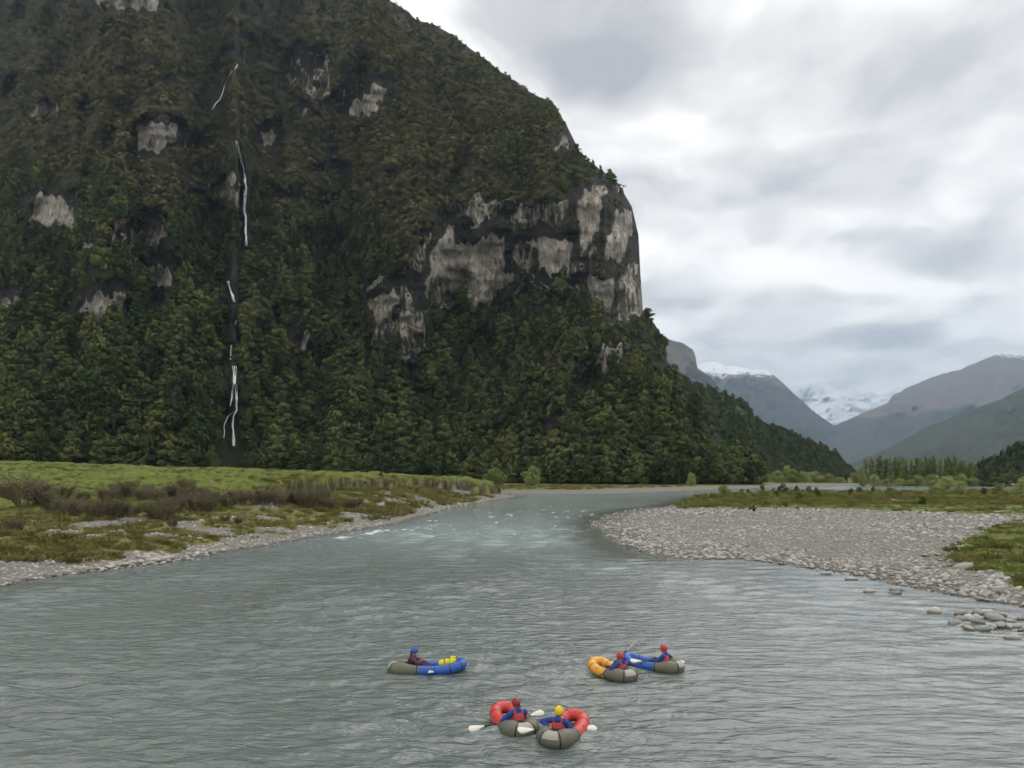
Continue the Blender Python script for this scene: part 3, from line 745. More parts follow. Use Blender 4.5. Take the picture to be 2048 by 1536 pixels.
def tree_lobes(r, h, rad, n, base=0.3, flat=0.55, taper=0.5, round_=False):
    out = []
    for i in range(n):
        t = (i + r.random()) / n; z = h * (base + (1 - base) * 0.92 * t)
        env = rad * (math.sin(math.pi * (0.18 + 0.76 * t)) if round_ else (1 - taper * t ** 1.4) * min(1, 0.55 + 2.2 * t))
        a = r.random() * 6.283; q = env * math.sqrt(r.random()) * 0.75
        s = rad * r.uniform(0.30, 0.52) * (1 - 0.35 * t)
        out.append(((q * math.cos(a), q * math.sin(a), z), (s, s, s * flat)))
    return out


def tube_mesh(verts, faces, p0, p1, r0, r1, n=6):
    p0 = np.array(p0, float); p1 = np.array(p1, float); d = p1 - p0; d /= np.linalg.norm(d) + 1e-9
    a = np.cross(d, [0.3, 0.9, 0.31]); a /= np.linalg.norm(a); b = np.cross(d, a); k = sum(len(v) for v in verts)
    th = np.arange(n) / n * 2 * math.pi
    ring = np.cos(th)[:, None] * a + np.sin(th)[:, None] * b
    verts.append(np.concatenate([p0 + ring * r0, p1 + ring * r1]))
    i = np.arange(n); faces.append(np.stack([i, (i + 1) % n, (i + 1) % n + n, i + n], 1) + k)


def trunk_mesh(name, r, h, rad, limbs, mat, spread=0.7):
    vs, fs = [], []
    mid = np.array([r.normal(0, .03) * h, r.normal(0, .03) * h, h * 0.45]); top = np.array([r.normal(0, .05) * h, r.normal(0, .05) * h, h * 0.85])
    tube_mesh(vs, fs, (0, 0, -0.6), mid, rad, rad * 0.7); tube_mesh(vs, fs, mid, top, rad * 0.7, rad * 0.25)
    for i in range(limbs):
        t = r.uniform(0.3, 0.85); s = mid * (t / 0.45) if t < 0.45 else mid + (top - mid) * ((t - 0.45) / 0.4)
        a = r.random() * 6.283; L = h * spread * r.uniform(0.2, 0.4)
        tube_mesh(vs, fs, s, s + np.array([math.cos(a) * L, math.sin(a) * L, L * r.uniform(0.3, 0.8)]), rad * 0.35, rad * 0.1, 5)
    return np_mesh(name, np.concatenate(vs), np.concatenate(fs), mat, True)


def make_kind(prefix, nvar, builder): return [builder(np.random.default_rng(1000 + hash_s(prefix) + i), i) for i in range(nvar)]


def hash_s(s): return sum(ord(c) * (i + 1) for i, c in enumerate(s)) % 997


def beech(r, i):
    h = 10.8; lo = tree_lobes(r, h, 5.2, 17, 0.10, 0.66, 0.30, True)
    return (trunk_mesh('beech_trunk', r, h, 0.28, 5, M['bark']), blob_crown('beech_crown', M['beech'], r, lo, 900, 0.56, 0.22), blob_crown('beech_crown_far', M['beech'], r, lo, 460, 0.80, 0.22))


def podo(r, i):
    h = 13.5; lo = tree_lobes(r, h, 3.6, 17, 0.10, 0.8, 0.66)
    return (trunk_mesh('podocarp_trunk', r, h, 0.25, 5, M['bark']), blob_crown('podocarp_crown', M['beech2'], r, lo, 900, 0.48, 0.25), blob_crown('podocarp_crown_far', M['beech2'], r, lo, 460, 0.68, 0.25))


def scrub(r, i):
    lo = tree_lobes(r, 3.6, 2.1, 8, 0.12, 0.75, 0.5, True)
    return (None, blob_crown('scrub_crown', M['scrub'], r, lo, 170, 0.48, 0.25))


def tussock(r, i):
    lo = tree_lobes(r, 2.3, 2.5, 8, 0.05, 0.6, 0.5, True)
    return (None, blob_crown('tussock_crown', M['tussock'], r, lo, 110, 0.46, 0.25))


def willow(r, i):
    h = 6.5; lo = tree_lobes(r, h, 3.4, 20, 0.06, 1.0, 0.4, True)
    return (trunk_mesh('willow_trunk', r, h, 0.22, 6, M['bark']), blob_crown('willow_crown', M['willow'], r, lo, 2400, 0.22, 0.8))


def poplar(r, i):
    h = 15.0; lo = tree_lobes(r, h, 1.75, 20, 0.05, 1.5, 0.75)
    return (trunk_mesh('poplar_trunk', r, h, 0.22, 5, M['bark'], 0.3), blob_crown('poplar_crown', M['poplar'], r, lo, 900, 0.40, 0.7))


def bush(r, i):
    lo = tree_lobes(r, 1.6, 0.95, 9, 0.1, 0.9, 0.4, True)
    return (trunk_mesh('bush_stem', r, 1.3, 0.05, 5, M['twig']), blob_crown('bush_crown', M['bush'], r, lo, 500, 0.11, 0.9))


def matagouri(r, i):
    """twiggy thorn bush: many fine upward-spreading stems with tiny leaves"""
    vs, fs, tips = [], [], []
    for k in range(26):
        a = r.random() * 6.283; out = r.uniform(0.15, 1.0); L = 1.5 * r.uniform(0.7, 1.1)
        p0 = np.array([math.cos(a) * 0.18, math.sin(a) * 0.18, 0]); p1 = p0 + np.array([math.cos(a) * out * .9, math.sin(a) * out * .9, L])
        tube_mesh(vs, fs, p0, p1, 0.028, 0.014, 4)
        for j in range(7):
            t = r.uniform(0.3, 1); s = p0 + (p1 - p0) * t; a2 = a + r.normal(0, 1.0); l2 = r.uniform(0.4, 0.95)
            e = s + np.array([math.cos(a2) * l2 * .65, math.sin(a2) * l2 * .65, l2 * r.uniform(0.3, 1.0)])
            tube_mesh(vs, fs, s, e, 0.013, 0.006, 3); tips.append((s, e))
    stem = [np.concatenate(vs), None]
    # mixed ring sizes: join as triangles/quads separately
    me = bpy.data.meshes.new('shrub_stem')
    me.from_pydata(np.concatenate(vs).tolist(), [], [list(map(int, q)) for f in fs for q in f]); me.materials.append(M['twig']); me.update()
    S = np.array([t[0] for t in tips]); E = np.array([t[1] for t in tips]); idx = r.integers(0, len(tips), 2000)
    pos = S[idx] + (E - S)[idx] * r.uniform(0.1, 1.08, (2000, 1)) + r.normal(0, 0.08, (2000, 3))
    v, f = leaf_quads(pos, r.normal(0, 1, pos.shape), np.full(len(pos), 0.066), r, 0.4, 0.45)
    return (me, np_mesh('shrub_crown', v, f, M['matagouri'], False, face_attrs={'var': r.random(len(f))}))


def tuft(r, i, mat='grass', h=0.22, n=26, rad=0.2):
    v, f = [], []
    for k in range(n):
        a = r.random() * 6.283; q = rad * math.sqrt(r.random()); p = np.array([math.cos(a) * q, math.sin(a) * q, 0])
        b = r.random() * 6.283; w = np.array([math.cos(b), math.sin(b), 0]) * 0.016 * (h / 0.22)
        lean = np.array([math.cos(a), math.sin(a), 0]) * h * r.uniform(0.1, 0.9); H = h * r.uniform(0.5, 1.1)
        mdl = p + lean * 0.35 + np.array([0, 0, H * 0.65]); tip = p + lean + np.array([0, 0, H])
        v += [p - w, p + w, mdl + w * .7, mdl - w * .7, mdl - w * .7, mdl + w * .7, tip + w * .15, tip - w * .15]; m0 = k * 8
        f += [[m0, m0 + 1, m0 + 2, m0 + 3], [m0 + 4, m0 + 5, m0 + 6, m0 + 7]]
    return (None, np_mesh('grass_tuft', np.array(v), np.array(f), M[mat], False, face_attrs={'var': np.repeat(r.random(n), 2)}))


def stone(r, i):
    bm = bmesh.new(); bmesh.ops.create_icosphere(bm, subdivisions=2, radius=1)
    for v in bm.verts:
        c = v.co
        k = 1 + 0.35 * float(vnoise(c.x * 1.1 + i * 7, c.y * 1.1, c.z * 1.1, seed=300 + i)) + 0.12 * float(vnoise(c.x * 2.7, c.y * 2.7 + i, c.z * 2.7, seed=310 + i))
        v.co = Vector((c.x * k, c.y * k * 0.78, max(c.z * k * 0.5, -0.32)))
    me = bpy.data.meshes.new('stone'); bm.to_mesh(me); bm.free(); me.materials.append(M['stone'])
    me.polygons.foreach_set('use_smooth', np.full(len(me.polygons), True)); return (None, me)


K = {}
K['beech'] = make_kind('beech', 4, beech); K['podo'] = make_kind('podo', 3, podo)
K['scrub'] = make_kind('scrub', 4, scrub); K['tussock'] = make_kind('tussock', 4, tussock)
K['willow'] = make_kind('willow', 3, willow); K['poplar'] = make_kind('poplar', 3, poplar)
K['bush'] = make_kind('bush', 3, bush); K['matagouri'] = make_kind('mata', 4, matagouri)
K['grass'] = [tuft(np.random.default_rng(50 + i), i, 'grass') for i in range(3)]
K['drygrass'] = [tuft(np.random.default_rng(60 + i), i, 'drygrass', 0.34, 32, 0.26) for i in range(3)]
K['stone'] = make_kind('stone', 6, stone)


def scatter(name, pts, kinds, rot, scl, meshes, label, tilt=None):
    """one uncountable mass: points with instances of a few meshes"""
    me = bpy.data.meshes.new(name); me.vertices.add(len(pts)); me.vertices.foreach_set('co', np.asarray(pts, dtype=np.float32).ravel())
    at = me.attributes.new('pick', 'INT', 'POINT'); at.data.foreach_set('value', np.asarray(kinds, dtype=np.int32))
    at = me.attributes.new('turn', 'FLOAT_VECTOR', 'POINT'); at.data.foreach_set('vector', np.asarray(rot, dtype=np.float32).ravel())
    at = me.attributes.new('size', 'FLOAT_VECTOR', 'POINT'); at.data.foreach_set('vector', np.asarray(scl, dtype=np.float32).ravel())
    o = link(bpy.data.objects.new(name, me)); tag(o, label, None, None, 'stuff')
    ng = bpy.data.node_groups.new(name + '_nodes', 'GeometryNodeTree')
    ng.interface.new_socket('Geometry', in_out='INPUT', socket_type='NodeSocketGeometry'); ng.interface.new_socket('Geometry', in_out='OUTPUT', socket_type='NodeSocketGeometry')
    gi = ng.nodes.new('NodeGroupInput'); go = ng.nodes.new('NodeGroupOutput'); join = ng.nodes.new('GeometryNodeJoinGeometry')

    def named(n, t):
        a = ng.nodes.new('GeometryNodeInputNamedAttribute'); a.data_type = t; a.inputs[0].default_value = n; return a.outputs[0]
    pk, tn, sz = named('pick', 'INT'), named('turn', 'FLOAT_VECTOR'), named('size', 'FLOAT_VECTOR')
    for i, m in enumerate(meshes):
        src = bpy.data.objects.new(name + '_piece', m)
        oi = ng.nodes.new('GeometryNodeObjectInfo'); oi.inputs['Object'].default_value = src
        cmp_ = ng.nodes.new('FunctionNodeCompare'); cmp_.data_type = 'INT'; cmp_.operation = 'EQUAL'
        ng.links.new(pk, cmp_.inputs[2]); cmp_.inputs[3].default_value = i
        ip = ng.nodes.new('GeometryNodeInstanceOnPoints')
        ng.links.new(gi.outputs[0], ip.inputs['Points']); ng.links.new(cmp_.outputs[0], ip.inputs['Selection']); ng.links.new(oi.outputs['Geometry'], ip.inputs['Instance'])
        ng.links.new(tn, ip.inputs['Rotation']); ng.links.new(sz, ip.inputs['Scale'])
        ng.links.new(ip.outputs[0], join.inputs[0])
    ng.links.new(join.outputs[0], go.inputs[0])
    md = o.modifiers.new('scatter', 'NODES'); md.node_group = ng
    return o


def tree_obj(name, kind, var, loc, rz, sc3, label, cat, group, trunk='trunk', crown='crown'):
    t = empty(name, loc, rz); t.scale = sc3
    tr, cr = K[kind][var][:2]
    if tr: link(bpy.data.objects.new(trunk, tr), t)
    link(bpy.data.objects.new(crown, cr), t)
    return tag(t, label, cat, group)


# ------------------------------------------------------------------ the forest on the mountain
def near_fall(u, v):
    d = poly_sd(u, v, FALL, False)
    return d < np.interp(v, [100, 280], [4, 11])


def build_forest():
    r = np.random.default_rng(77)
    pts, kind, rot, scl, px = [], [], [], [], []

    def add(u, v, D, k, s, z_off=0.0):
        x, y, z = unproj(u, v, D); n = len(u)
        pts.append(np.stack([x, y, z + z_off], 1)); kind.append(k)
        rot.append(np.stack([r.normal(0, .06, n), r.normal(0, .06, n), r.uniform(0, 6.283, n)], 1))
        scl.append(np.stack([s * r.uniform(.85, 1.15, n), s * r.uniform(.85, 1.15, n), s * r.uniform(.85, 1.2, n)], 1)); px.append(np.stack([u, v, D], 1))
    # main slope; candidates evenly over the picture of the slope, thinned by what grows there
    n = 88000
    u = np.r_[r.uniform(-560, 1530, n), r.uniform(700, 1180, 16000)]; v = np.r_[r.uniform(-130, 985, n), r.uniform(-60, 330, 16000)]
    us = np.interp(v, SIL[:, 1], SIL[:, 0])
    ok = u < us - 3
    u, v = u[ok], v[ok]; D = samp(M1D, u, v); rock = samp(M1rock, u, v)
    D0 = m1_foot(u); zf = zground((u - 1024) / F * D0, D0); vf = HOR - (zf - CAMH) / D0 * F
    alp = alpine_at(u, v); clump = fbm(u / 60, v / 44, octs=4, seed=140, gain=0.55) * 0.7 + np.clip(samp(REL[0], u, v) / 45, -0.6, 0.6)
    talus = smooth(860, 960, u + 0.25 * (v - 700)) * smooth(560, 640, v) * smooth(905, 860, v)   # scrubby fan under the cliffs
    below = (np.abs(u - 462) < 22) & (v > 850) & (v < 945)
    ok = ~below & (v < vf + 2) & (rock < 0.25 + 0.4 * r.random(len(u))) & ~near_fall(u, v)
    # trees: forest zone, clumps higher up
    ptree = (1 - alp) * (1 - 0.72 * talus) * (0.15 + 0.10 * smooth(-0.2, 0.3, clump)) + alp * smooth(0.10, 0.35, clump) * 0.34
    sf = np.interp(v, [200, 450, 700, 860], [0.66, 0.95, 1.15, 1.35]); ptree = ptree * 0.62 * np.clip((1.15 / sf) ** 1.5 * (430 / D), 0.8, 3.2)
    kt = r.random(len(u)); is_tree = ok & (kt < ptree)
    ub, vb, Db = u[is_tree], v[is_tree], D[is_tree]
    size = (0.5 + 0.75 * r.random(len(ub)) ** 1.6) * np.interp(vb, [200, 450, 700, 860], [0.66, 0.95, 1.15, 1.35]) * (1 - 0.35 * alp[is_tree])
    kk = np.where(r.random(len(ub)) < np.interp(ub, [0, 600, 900], [0.22, 0.22, 0.10]), r.integers(4, 7, len(ub)), r.integers(0, 4, len(ub)))
    size = np.where((np.abs(ub - 462) < 62) & (vb > 740), size * 0.48, size)
    add(ub, vb, Db, kk, size, -0.8)
    # scrub
    psc = (1 - alp) * (0.05 + 0.33 * talus) + alp * (0.40 * smooth(0.05, 0.3, clump))
    is_s = ok & ~is_tree & (kt < ptree + psc)
    us_, vs_ = u[is_s], v[is_s]
    add(us_, vs_, D[is_s], 7 + r.integers(0, 4, len(us_)), r.uniform(0.6, 1.35, len(us_)), -0.3)
    is_t = ok & ~is_tree & ~is_s & (r.random(len(u)) < 0.03 + 0.42 * alp)
    ut, vt = u[is_t], v[is_t]
    add(ut, vt, D[is_t], 11 + r.integers(0, 4, len(ut)), 0.7 + 1.3 * r.random(len(ut)) ** 2, -0.3)
    # shrubs hanging on the cliffs
    on = (rock >= 0.4) & (r.random(len(u)) < 0.03 + 0.22 * (samp(M1stain, u, v) > 0.6) + 0.25 * (samp(BLACK[0], u, v) > 0.3)) & ~near_fall(u, v)
    add(u[on], v[on], D[on], 7 + r.integers(0, 4, on.sum()), r.uniform(0.3, 0.75, on.sum()))
    # foot of the slope: tall edge trees
    m = 420; uf = r.uniform(-560, 1525, m); Df = m1_foot(uf) + r.uniform(-9, 12, m); xf = (uf - 1024) / F * Df; zf = zground(xf, Df)
    kf = ~((np.abs(uf - 462) < 24)); uf, Df, zf = uf[kf], Df[kf], zf[kf]; m = len(uf)
    add(uf, HOR - (zf - CAMH) / Df * F, Df, np.where(r.random(m) < 0.2, r.integers(4, 7, m), r.integers(0, 4, m)), np.where(np.abs(uf - 462) < 62, 0.45, 1) * r.uniform(0.6, 1.35, m))
    # outline trees
    for (uo, vo, so, ko) in ((838, 46, 0.75, 0), (808, 24, 0.6, 2), (868, 52, 0.45, 1), (1206, 350, 0.55, 5), (1222, 362, 1.0, 1), (1230, 368, 0.8, 3), (1322, 680, .8, 2), (1335, 690, .7, 1)):
        add(np.array([uo - 4.0]), np.array([vo + 2.0]), samp(M1D, np.array([uo - 8.0]), np.array([vo + 4.0])), np.array([ko]), np.array([so]))
    # the spur behind, and the knoll on the other side
    U, V, D = M2[2], M2[3], M2[4]
    n = 5200; i = r.integers(4, U.shape[0], n); j = r.integers(0, U.shape[1] - 1, n)
    add(U[i, j] + r.normal(0, 1, n), V[i, j] + r.normal(0, 1.2, n), D[i, j], r.integers(0, 4, n), r.uniform(0.4, 0.85, n), -2.5)
    U, V, D = M8[2], M8[3], M8[4]
    n = 1700; i = r.integers(2, U.shape[0], n); j = r.integers(0, U.shape[1] - 1, n)
    add(U[i, j], V[i, j], D[i, j], r.integers(0, 7, n), r.uniform(0.4, 0.8, n), -1)
    P = np.concatenate(pts); Kd = np.concatenate(kind); R_ = np.concatenate(rot); S = np.concatenate(scl); Q = np.concatenate(px)
    # the 290 trees that show largest in view become trees of their own
    inview = (Q[:, 0] > -25) & (Q[:, 0] < 2070) & (Q[:, 1] > -60) & (Kd < 7)
    app = np.where(inview, S[:, 2] / Q[:, 2], 0); top = np.argsort(-app)[:290]
    for t in top:
        k = Kd[t]; left = Q[t, 0] < 700; pod = k >= 4
        where = ('behind the meadow beyond the tallest thorn shrub', 'behind the meadow on the thicket side of the waterfall', 'right at the foot of the waterfall', 'behind the middle of the meadow past the waterfall', 'behind the meadow above the cut bank',
                 'behind the two pale round willows', 'behind the far gravel beach', 'where the mountain runs out towards the spur')[int(np.searchsorted([200, 420, 520, 740, 940, 1110, 1300], Q[t, 0]))]
        lab = (('tall ' if S[t, 2] > 1.25 else 'smaller ') + ('dark narrow-crowned conifer ' if pod else 'broad-crowned beech ')) + where
        tree_obj('conifer_tree' if pod else 'beech_tree', 'podo' if pod else 'beech', k - 4 if pod else k, P[t], R_[t, 2], tuple(S[t]), lab, 'tree', ('conifers' if pod else 'beech trees') + ' along the foot of the mountain')
    keep = np.ones(len(P), bool); keep[top] = False
    tr = keep & (Kd < 7); sh = keep & (Kd >= 7)
    scatter('forest', P[tr], Kd[tr], R_[tr], S[tr], [K['beech'][i][2] for i in range(4)] + [K['podo'][i][2] for i in range(3)], 'dense dark green forest covering the lower mountain')
    scatter('mountain_scrub', P[sh], Kd[sh] - 7, R_[sh], S[sh], [K['scrub'][i][1] for i in range(4)] + [K['tussock'][i][1] for i in range(4)], 'olive and green scrub covering the upper mountain')


build_forest()


# ------------------------------------------------------------------ waterfall
def build_waterfall():
    m = NT('white_water'); nz = m.noise(m.scaled(m.pos(), 1.2, 1.2, 0.12), 1.0, 4)
    M['whitewater'] = m.done(m.bsdf(m.mix(nz, (0.30, 0.32, 0.34), (0.72, 0.75, 0.78)), 0.6, None, 0.3))
    r = np.random.default_rng(9)
    root = empty('waterfall', unproj(470, 892, float(samp(M1D, np.array([470.]), np.array([892.]))[0])))
    tag(root, 'thin white waterfall dropping in steps down the dark mountain', 'waterfall')
    segs = [([(340, 8), (352, 20)], 3), ([(474, 128), (473, 132)], 4), ([(474, 132), (462, 146), (456, 158), (447, 178), (440, 198), (424, 218)], 5),
            ([(472, 282), (476, 300), (484, 318), (489, 350), (492, 378), (490, 390)], 8), ([(491, 378), (489, 410), (491, 450), (493, 492)], 7),
            ([(457, 562), (462, 580), (470, 604)], 7), ([(472, 640), (471, 650)], 4), ([(463, 690), (461, 720)], 3), ([(469, 732), (469, 768)], 9),
            ([(467, 768), (463, 800), (461, 812)], 3), ([(472, 768), (473, 800), (474, 818), (466, 832), (466, 852), (468, 892)], 6), ([(474, 820), (456, 832), (449, 850), (447, 876)], 3)]
    for path, wpx in segs:
        P = np.array(path, float); dd = np.r_[0, np.cumsum(np.linalg.norm(np.diff(P, axis=0), axis=1))]; n = max(int(dd[-1] / 3), 3)
        s = np.linspace(0, dd[-1], n); u0 = np.interp(s, dd, P[:, 0]); v0 = np.interp(s, dd, P[:, 1])
        vs, fs = [], []
        for strand in range(3):
            w = wpx * (0.55, 0.20, 0.16)[strand]; off = (0, -.30, .33)[strand] * wpx
            uu = u0 + off * (0.6 + 0.8 * vnoise(s / 22, s * 0 + strand, seed=strand)) + 1.5 * vnoise(s / 14, s * 0 + strand * 3.3, seed=7 + strand); D = samp(M1D, u0, v0) - 2.6
            D = np.convolve(np.pad(D, 3, mode='edge'), np.ones(7) / 7, mode='valid')
            x, y, z = unproj(uu, v0, D); hw = w * D / F * 0.5 * r.uniform(0.6, 1.15, n) * (1.0 + 0.5 * vnoise(s / 9, s * 0 + strand, seed=17))
            p = np.stack([x, y, z], 1)
            for i in range(n):
                a = np.arange(6) / 6 * 2 * math.pi
                vs.append(p[i] + np.stack([np.cos(a) * hw[i], np.sin(a) * hw[i] * 0.6, 0 * a], 1))
            k0 = strand * n * 6; i = np.arange(6)
            for q in range(n - 1): fs.append(np.stack([i, (i + 1) % 6, (i + 1) % 6 + 6, i + 6], 1) + k0 + q * 6)
        me = np_mesh('cascade', np.concatenate(vs) - np.array(root.location), np.concatenate(fs), M['whitewater'], True)
        link(bpy.data.objects.new('cascade', me), root)


build_waterfall()

# ------------------------------------------------------------------ willows, poplars and shrubs
def put_many(u, v):
    u = np.asarray(u, float); v = np.asarray(v, float); Ds = np.geomspace(24, 300, 420)      # first place where the sight line meets the ground
    DD = np.repeat(Ds[None, :], len(u), 0); zz = zground((u[:, None] - 1024) / F * DD, DD)
    hit = (HOR + (CAMH - np.maximum(zz, 0)) / DD * F) <= v[:, None]; D = Ds[np.where(hit.any(1), hit.argmax(1), 260)]
    x = (u - 1024) / F * D; return x, D, zground(x, D)


def put_px(u, v, z=None):
    """point on the ground under a photo pixel"""
    x, D, zz = put_many([u], [v]); return float(x[0]), float(D[0]), float(zz[0])


def at_depth(u, D):
    x = (u - 1024) / F * D; return x, D, float(zground(np.array([x]), np.array([D]))[0])


rv = np.random.default_rng(33)


def willow_at(u, D, hpx, wpx, label, group=None, var=0, kind='willow', name='willow_tree', h0=6.5, w0=6.4):
    x, y, z = at_depth(u, D); sz = hpx * D / F / h0; sw = wpx * D / F / w0
    return tree_obj(name, kind, var, (x, y, z - 0.1), rv.uniform(0, 6.28), (sw, sw, sz), label, 'tree', group)


willow_at(985, 330, 34, 54, 'pale green round willow just past the end of the cut bank', None, 0)
willow_at(1064, 315, 38, 44, 'pale green round willow standing alone on the far river flat', None, 1)
willow_at(1383, 335, 26, 24, 'small pale willow against the foot of the dark mountain', None, 2)
for i, (u, h, w, D) in enumerate(((1448, 27, 34, 190), (1424, 12, 22, 188), (1408, 9, 18, 186))):
    willow_at(u, D, h, w, ('yellow-green willow bush at the tip of the grassy island', 'low yellow-green bush beside the willow at the island tip', 'smallest yellow-green bush at the water end of the island')[i], None, i, name='willow_bush')
for i, (u, h, w, D) in enumerate(((1893, 33, 46, 215), (1922, 22, 30, 212), (1866, 16, 30, 210), (1994, 18, 26, 215), (2042, 40, 44, 170), (1782, 14, 30, 208), (1850, 9, 16, 208))):
    willow_at(u, D, h, w, ('largest bright green willow bush on the grassy island', 'bright green willow bush on the river side of the largest one', 'low green bush growing against the largest willow bush', 'small upright green bush near the edge of the picture',
                           'tall green willow bush cut by the picture edge', 'low spreading green bush alone in the island grass', 'tiny green bush in the island grass')[i], None, i % 3, name='willow_bush')
# willows at the foot of the spur
for i, (u, h, w) in enumerate(((1505, 26, 34), (1530, 28, 40), (1552, 24, 30), (1572, 36, 32), (1590, 26, 36), (1608, 24, 34), (1630, 26, 40), (1655, 20, 30), (1680, 16, 30), (1712, 26, 36), (1735, 22, 30), (1520, 20, 30), (1600, 18, 30), (1560, 22, 30), (1645, 18, 34))):
    willow_at(u, 470 + rv.uniform(-15, 30), h, w, 'light green willow in the line at the foot of the forested spur', 'willows at the foot of the spur', i % 3)
for i, u in enumerate((1648, 1681, 1692, 1510, 1715)):
    willow_at(u, 500, 24, 11, 'thin dark tree standing up among the pale willows', 'thin dark trees among the willows', i % 3, 'podo', 'conifer_tree', 13.5, 6.6)
# poplar row and the willows before it
us = np.linspace(1728, 1948, 44)
for i, u in enumerate(us):
    h = 54 + rv.normal(0, 4) - 10 * max(0, (u - 1900) / 48); willow_at(u + rv.normal(0, 2), 445 + rv.uniform(-8, 40), h, 15 + rv.uniform(-2, 5), 'slim green poplar in the tall row across the flats', 'poplars in a row across the flats', i % 3, 'poplar', 'poplar_tree', 15.0, 4.2)
for i, (u, h, w) in enumerate(((1725, 40, 22), (1748, 26, 26), (1770, 20, 30), (1798, 22, 26), (1832, 26, 40), (1862, 28, 40), (1895, 26, 42), (1925, 28, 44), (1950, 22, 34), (1815, 18, 30), (1880, 18, 34), (1910, 16, 30))):
    willow_at(u, 425 + rv.uniform(-6, 6), h, w, 'rounded yellowish willow in front of the poplar row', 'willows in front of the poplars', i % 3)
for i, (u, h, w) in enumerate(((1985, 26, 40), (2010, 34, 40), (2035, 30, 44), (1965, 20, 30), (2060, 40, 50))):
    willow_at(u, 405 + rv.uniform(-6, 6), h, w, 'dull green willow below the dark knoll', 'willows below the knoll', i % 3, 'poplar', 'willow_tree', 15, 4.2)

# small dark bushes on the grassy island
for i, (u, v, h) in enumerate(((1484, 971, 11), (1496, 971, 11), (1526, 984, 15), (1548, 984, 9), (1558, 973, 16), (1566, 985, 17), (1572, 980, 15), (1592, 986, 14), (1605, 972, 9), (1618, 985, 13), (1632, 993, 18), (1703, 991, 13), (1718, 990, 15), (1746, 985, 11),
                               (1552, 992, 10), (1845, 1010, 16), (1735, 1005, 8), (1598, 1000, 14), (1570, 1014, 10), (1508, 1020, 12), (1500, 1016, 8), (1968, 990, 14), (1740, 992, 9))):
    D = (CAMH - 0.9) * F / (v - HOR) if v > 980 else 262
    x, y, z = at_depth(u, min(D, 262)); s = h * y / F / 1.6
    far = v < 980
    tree_obj('thorn_bush', 'bush', i % 3, (x, y, z - .03), rv.uniform(0, 6.28), (s * 1.05, s * 1.05, s), 'small dark round bush ' + ('at the back edge of the grassy island' if v < 987 else 'dotted in the grass of the island'), 'bush', 'dark bushes on the grassy island')

# brown matagouri thicket on the left bank
MT = [(45, 1018, 72), (95, 1022, 50), (130, 1030, 40), (20, 985, 20), (75, 1012, 54), (150, 1035, 42), (190, 1042, 50), (222, 1044, 56), (240, 1040, 44), (266, 1036, 34), (128, 1002, 36), (165, 1010, 34), (210, 1010, 40), (240, 1000, 38), (260, 998, 36), (285, 1004, 40), (310, 1010, 38),
      (310, 1040, 50), (335, 1046, 44), (352, 1030, 46), (360, 1010, 50), (372, 992, 32), (392, 1024, 50), (415, 1030, 46), (400, 1005, 40), (430, 1012, 34), (455, 1018, 36), (470, 1006, 30), (485, 1010, 34), (512, 1012, 36), (535, 1012, 38), (555, 1014, 36), (575, 1012, 34), (598, 1016, 40),
      (620, 1020, 44), (638, 1016, 44), (655, 1020, 30), (335, 1000, 34), (30, 1066, 34), (450, 1046, 22), (475, 1052, 20), (345, 1056, 20), (10, 1000, 34), (585, 1004, 30), (300, 985, 20), (700, 1022, 26), (715, 1016, 22)]
special = {0: 'tallest bare grey-brown thorn shrub at the end of the thicket', 38: 'lone brown shrub on the stony slope in front of the thicket', 35: 'dark upright shrub closing the thicket beside the cut bank', 9: 'small shrub standing alone in a gap of bright grass'}
MX, MY, MZ = put_many([m_[0] for m_ in MT], [m_[1] for m_ in MT])
for i, (u, v, h) in enumerate(MT):
    x, y, z = (float(MX[i]), float(MY[i]), float(MZ[i])) if MY[i] < 150 else at_depth(u, 96 + 10 * ((i * 7) % 5) / 5); s = h * y / F / 2.15
    s = min(s, 2.4)
    tree_obj('thorn_shrub', 'matagouri', i % 4, (x, y, z - 0.06), rv.uniform(0, 6.28), (s * 1.12, s * 1.12, s), special.get(i, 'brown twiggy thorn shrub ' + ('on the river side of the thicket' if v > 1028 else 'at the meadow side of the thicket' if v < 1008 else 'in the middle of the thicket') + (', towards the cut bank' if u > 420 else ', towards the tallest shrub' if u < 200 else '')), 'shrub', 'brown thorn shrubs on the grassy bank', 'stem', 'crown')
tree_obj('thorn_shrub', 'bush', 1, at_depth(762, 185), 0.4, (.9, .9, 1.1), 'single little green bush on the meadow above the cut bank', 'shrub', None, 'stem', 'crown')


